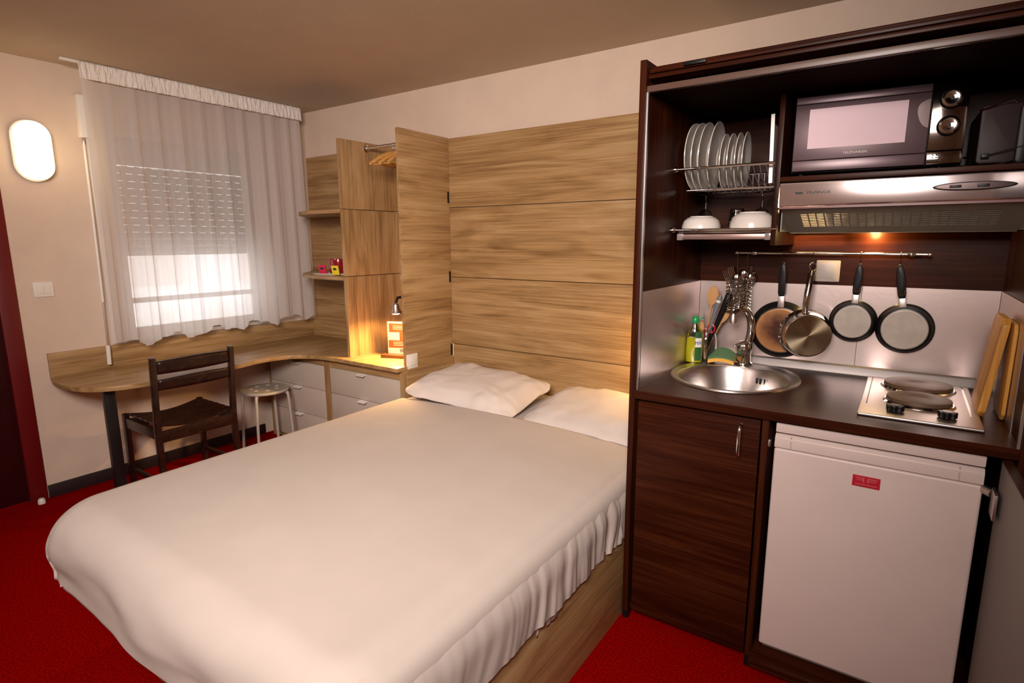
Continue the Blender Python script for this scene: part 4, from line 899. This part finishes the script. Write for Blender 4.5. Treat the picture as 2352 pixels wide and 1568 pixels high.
obj('hang_loop', MB().tube([(0.005+0.012*math.cos(a), -0.010, 0.268+0.017*math.sin(a)) for a in [2*PI*k/16 for k in range(16)]], 0.0025, 8, closed=True), chrome, p, smooth=True)
obj('weld_collar', MB().lathe([(0, 0), (0.016, 0), (0.014, 0.014), (0.009, 0.018), (0, 0.018)], (-0.010, -0.034, 0.078), 2, 16), chrome, p, smooth=True)

# wall switch on the wenge
t = thing('wall_switch', 'white square wall switch on the dark back wall behind the saucepan handle', 'light switch', (3.677, KB-0.001, 1.325))
sp2_ = mat('switch_plastic', (0.52, 0.44, 0.38), 0.4); sp3_ = mat('switch_rocker', (0.44, 0.40, 0.39), 0.4)
obj('frame', B(3.634, 3.719, KB-0.010, KB-0.0005, 1.283, 1.368), sp2_, t, bev=0.006, seg=3); obj('inner_frame', B(3.640, 3.708, KB-0.0125, KB-0.010, 1.291, 1.360), sp2_, t, bev=0.002); obj('rocker', B(3.646, 3.700, KB-0.0150, KB-0.0125, 1.297, 1.353), sp3_, t, bev=0.002)

# ------------------------------------------------------------------ cutlery basket and cutlery
BXc, BYc, BR, BZ0, BZ1 = 3.357, -0.318, 0.050, 1.150, 1.285
t = thing('cutlery_basket', 'chrome wire cutlery basket hanging from the rail above the tap', 'basket', (BXc, BYc, BZ0))
circ = lambda r, z, n=28: [(BXc+r*math.cos(2*PI*k/n), BYc+r*math.sin(2*PI*k/n), z) for k in range(n)]
for z in (1.285, 1.269, 1.253, 1.236, 1.218, 1.203, 1.190, 1.177, 1.165, 1.154):
    obj('ring', MB().tube(circ(BR, z), 0.0025, 6, closed=True), chrome, t, smooth=True)
for k in range(8):
    a = 2*PI*k/8+0.2; obj('upright_wire', MB().tube([(BXc+(BR-0.003)*math.cos(a), BYc+(BR-0.003)*math.sin(a), 1.152), (BXc+(BR-0.003)*math.cos(a), BYc+(BR-0.003)*math.sin(a), 1.288)], 0.0016, 6), chrome, t)
obj('bottom_plate', MB().lathe([(0, 0.002), (BR-0.004, 0.002), (BR-0.004, 0), (0, 0)], (BXc, BYc, 1.150), 2, 24), satin, t)
for x in (BXc-0.020, BXc+0.020):
    yy = BYc + math.sqrt(BR**2-0.02**2)
    obj('hanger_wire', MB().tube([(x, yy-0.001, 1.152), (x, yy-0.001, 1.32), (x, RY+0.010, 1.388), (x, RY+0.007, 1.402), (x, RY, 1.4050), (x, RY-0.008, 1.400)], 0.0018, 6), chrome, t, smooth=True)
def cut(kind, label, x, y, lean_x, lean_y, rz, L=0.185, z=1.1525):
    c = thing(kind, label, {'table_fork': 'fork', 'table_spoon': 'spoon', 'table_knife': 'knife'}[kind], (x, y+0.032, z), rz, 'cutlery in the wire basket', local=True)
    c.rotation_euler = (lean_x, lean_y, rz)
    hN = L*0.66
    obj('handle', MB().prism([(-0.0055, 0), (0.0055, 0), (0.0065, 0.02), (0.0025, hN), (-0.0025, hN), (-0.0065, 0.02)], 1, -0.001, 0.001), chrome, c, bev=0.0006)
    if kind == 'table_spoon':
        def f(u, v):
            a = u*2*PI; r = v; return (0.0185*r*math.cos(a), 0.007*r*r-0.004, hN+0.026+0.030*r*math.sin(a))
        obj('bowl', MB().grid(f, 28, 6, closed_u=True), chrome, c, solid=0.0012, smooth=True)
    elif kind == 'table_fork':
        hd = MB().prism([(-0.003, hN-0.004), (0.003, hN-0.004), (0.0115, hN+0.018), (-0.0115, hN+0.018)], 1, -0.001, 0.001); obj('fork_head', hd, chrome, c)
        for k in range(4): 
            xx = -0.0115+k*0.0066; obj('tine', MB().prism([(xx, hN+0.018), (xx+0.0032, hN+0.018), (xx+0.0026, L), (xx+0.0008, L)], 1, -0.001, 0.001), chrome, c)
    else: obj('blade', MB().prism([(-0.004, hN), (0.004, hN), (0.009, hN+0.02), (0.009, L), (-0.004, L+0.01)], 1, -0.0008, 0.0008), chrome, c)
    return c
cut('table_fork', 'fork leaning towards the bed side of the basket', 3.366, -0.352, 0.03, -0.24, 0.0, 0.190)
cut('table_fork', 'fork tipped furthest over the bed side of the basket', 3.358, -0.345, -0.02, -0.34, 0.25, 0.180)
cut('table_spoon', 'spoon with its round bowl facing out of the basket', 3.362, -0.362, 0.10, 0.10, -0.1, 0.185)
cut('table_spoon', 'spoon standing low at the front of the basket', 3.350, -0.368, 0.06, 0.02, 0.2, 0.160)
cut('table_spoon', 'spoon leaning towards the frying pan side of the basket', 3.366, -0.350, 0.02, 0.28, 0.5, 0.180)
cut('table_fork', 'fork leaning towards the frying pan side of the basket', 3.360, -0.335, -0.02, 0.30, 0.9, 0.192)
cut('table_spoon', 'small spoon upright in the middle of the basket', 3.352, -0.350, 0.0, 0.12, 0.9, 0.150)
cut('table_knife', 'knife standing at the back of the basket', 3.350, -0.330, -0.04, -0.10, 0.7, 0.180)

# ------------------------------------------------------------------ jar with utensils, bottle, sponge
JX, JY = 3.236, -0.322
jz = CT+0.0075
t = thing('utensil_jar', 'clear glass jar of cooking utensils behind the sink', 'jar', (JX, JY, jz))
obj('glass_body', MB().lathe([(0, 0), (0.040, 0), (0.044, 0.006), (0.045, 0.09), (0.040, 0.112), (0.034, 0.120), (0.034, 0.132), (0.037, 0.135), (0.0345, 0.137), (0.0315, 0.132), (0.0315, 0.120), (0.037, 0.110), (0.042, 0.09), (0.041, 0.010), (0, 0.006)], (JX, JY, jz), 2, 32), glass, t, smooth=True)
def lean(name, label, cat, x, y, tiltx, tilty, rz=0, grp='utensils in the glass jar'):
    u = thing(name, label, cat, (JX+x, JY+y, jz+0.008), rz, grp, local=True); u.rotation_euler = (tiltx, tilty, rz); return u
def spoonm(L, hw, hl, thk=0.004, hr=0.0045):
    m = MB(); pts = [(-hr, 0), (hr, 0), (hr*0.9, L-hl)] + [(hw*math.cos(a), L-hl*0.5+hl*0.5*math.sin(a)) for a in [-PI/3 + k*(5*PI/3)/14 for k in range(15)]] + [(-hr*0.9, L-hl)]
    return m.prism(pts, 1, -thk, thk)
u = lean('wooden_spoon', 'wooden spoon with a rounded oval head in the glass jar', 'spoon', -0.012, 0.0, 0.05, 0.12); obj('spoon_body', spoonm(0.325, 0.024, 0.085), spoonW, u, bev=0.003)
u = lean('spatula', 'grey plastic spatula with a pale tip in the glass jar', 'spatula', -0.018, -0.012, 0.05, 0.26)
obj('handle', MB().tube([(0, 0, 0), (0, 0, 0.17), (0, 0, 0.25)], [0.005, 0.007, 0.011], 12), greyp, u, smooth=True); obj('handle_tip', MB().tube([(0, 0, 0.25), (0, 0, 0.28), (0, 0, 0.292)], [0.011, 0.0115, 0.006], 12), greyp, u, smooth=True); obj('pale_band', MB().tube([(0.0, -0.003, 0.262), (0.0, -0.003, 0.272)], 0.0105, 12), wplast, u)
u = lean('turner', 'black nylon kitchen utensil with a thick handle in the glass jar', 'turner', -0.014, 0.0, 0.06, 0.35)
obj('handle', MB().tube([(0, 0, 0), (0, 0, 0.14), (0, 0, 0.26), (0, 0, 0.305), (0, 0, 0.315)], [0.005, 0.009, 0.013, 0.015, 0.008], 12), black, u, smooth=True)
u = lean('wooden_spoon', 'wooden spoon leaning furthest towards the tap in the glass jar', 'spoon', -0.016, 0.016, 0.0, 0.42); obj('spoon_body', spoonm(0.255, 0.016, 0.08), spoonW, u, bev=0.003)
u = lean('wooden_spatula', 'thin wooden spatula leaning towards the washing bottle in the jar', 'spatula', 0.004, -0.020, 0.06, -0.12); obj('spatula_body', spoonm(0.175, 0.010, 0.06), spoonW, u, bev=0.002)
u = lean('kitchen_knife', 'pale bladed knife standing behind the washing bottle in the jar', 'knife', 0.0, 0.010, 0.02, -0.16); obj('blade', MB().prism([(-0.008, 0), (0.008, 0), (0.010, 0.19), (0.004, 0.215), (-0.008, 0.205)], 1, -0.001, 0.001), satin, u)
u = lean('scissors', 'kitchen scissors with dark red ring handles in the glass jar', 'scissors', 0.006, -0.014, 0.06, -0.02)
for s in (-1, 1):
    obj('blade', MB().prism([(-0.002-s*0.004, 0.0), (0.002-s*0.004, 0.0), (0.006+s*0.004, 0.10), (-0.006+s*0.004, 0.10)], 1, -0.001+s*0.0012, 0.0008+s*0.0012), chrome, u)
    obj('ring_handle', MB().tube([(s*0.021+0.015*math.cos(a), s*0.001, 0.130+s*0.006+0.018*math.sin(a)) for a in [2*PI*k/20 for k in range(20)]], 0.0036, 8, closed=True), redp, u, smooth=True)
    obj('shank', MB().tube([(s*0.004, 0, 0.095), (s*0.014, 0, 0.118)], 0.0032, 8), redp, u)
# bottle
t = thing('washing_bottle', 'bottle of yellow washing up liquid with a green cap', 'bottle', (3.2085, -0.402, jz-0.001), 0.25, local=True); t.scale = (0.91, 0.91, 1.0)
pf = [(0, 0), (0.034, 0), (0.037, 0.006), (0.038, 0.06), (0.036, 0.10), (0.033, 0.125), (0.024, 0.150), (0.013, 0.165), (0.011, 0.175), (0, 0.175)]
obj('bottle_body', MB().lathe(pf, (0, 0, 0), 2, 32, sy=0.62), glass, t, smooth=True)
obj('liquid', MB().lathe([(0, 0.003), (0.031, 0.003), (0.0345, 0.008), (0.0355, 0.06), (0.034, 0.098), (0.0325, 0.110), (0, 0.110)], (0, 0, 0), 2, 32, sy=0.60), mat('liquid_yellow', (0.80, 0.74, 0.02), 0.15, spec=0.3), t, smooth=True, label='yellow green liquid')
obj('cap', MB().lathe([(0, 0.173), (0.015, 0.173), (0.017, 0.180), (0.015, 0.196), (0.008, 0.203), (0, 0.204)], (0, 0, 0), 2, 24), greenp, t, smooth=True, label='green cap')
obj('cap_flap', MB().tube([(0.012, -0.002, 0.190), (0.030, -0.004, 0.196), (0.036, -0.004, 0.197)], [0.003, 0.003, 0.006], 8), greenp, t, smooth=True)
def lab(u, v): a = -PI/2 + 0.1 + u*0.9; return (0.0390*math.cos(a)*(1-0.10*max(0, v-0.55)), 0.0390*0.64*math.sin(a), 0.012+v*0.125)
lb = obj('label', MB().grid(lab, 10, 8), mat('label_dark', (0.02, 0.10, 0.03), 0.4), t, smooth=True)
def lab2(u, v): a = -PI/2 + 0.12 + u*0.86; return (0.0394*math.cos(a), 0.0394*0.64*math.sin(a), 0.070+v*0.040)
obj('label_panel', MB().grid(lab2, 10, 4), wplast, lb, smooth=True)
text('brand_text', 'MiR', Matrix.Translation((0.0185, -0.0242, 0.088)) @ Matrix.Rotation(0.42, 4, 'Z') @ FACE_Y, 0.021, bluep, t, 0.0004, 0.95, 0.0)
# sponge
t = thing('sponge', 'yellow sponge with a green scouring top at the back edge of the sink', 'sponge', (3.315, -0.352, CT+0.007), 0.10, local=True)
def arch(x): return 0.010*(1-(x/0.053)**2)
for nm, z0, z1, mm in (('foam', 0.0, 0.015, spong), ('scourer', 0.0155, 0.023, scour)):
    m = MB(); n = 12; G = []
    for i in range(n+1):
        x = -0.053+0.106*i/n; a = arch(x); lift = 0.030 if nm == 'scourer' else 0.030
        G.append([m.bm.verts.new(q) for q in ((x, -0.030, a+z0), (x*0.96, 0.034, a+z0+lift*(1-(x/0.08)**2)), (x*0.96, 0.034, a+z1+lift*(1-(x/0.08)**2)), (x, -0.030, a+z1))])
    for A, Bq in zip(G, G[1:]):
        for k in range(4): m.bm.faces.new((A[k], A[(k+1) % 4], Bq[(k+1) % 4], Bq[k]))
    m.bm.faces.new(G[0][::-1]); m.bm.faces.new(G[-1]); obj(nm, m, mm, t, smooth=True)
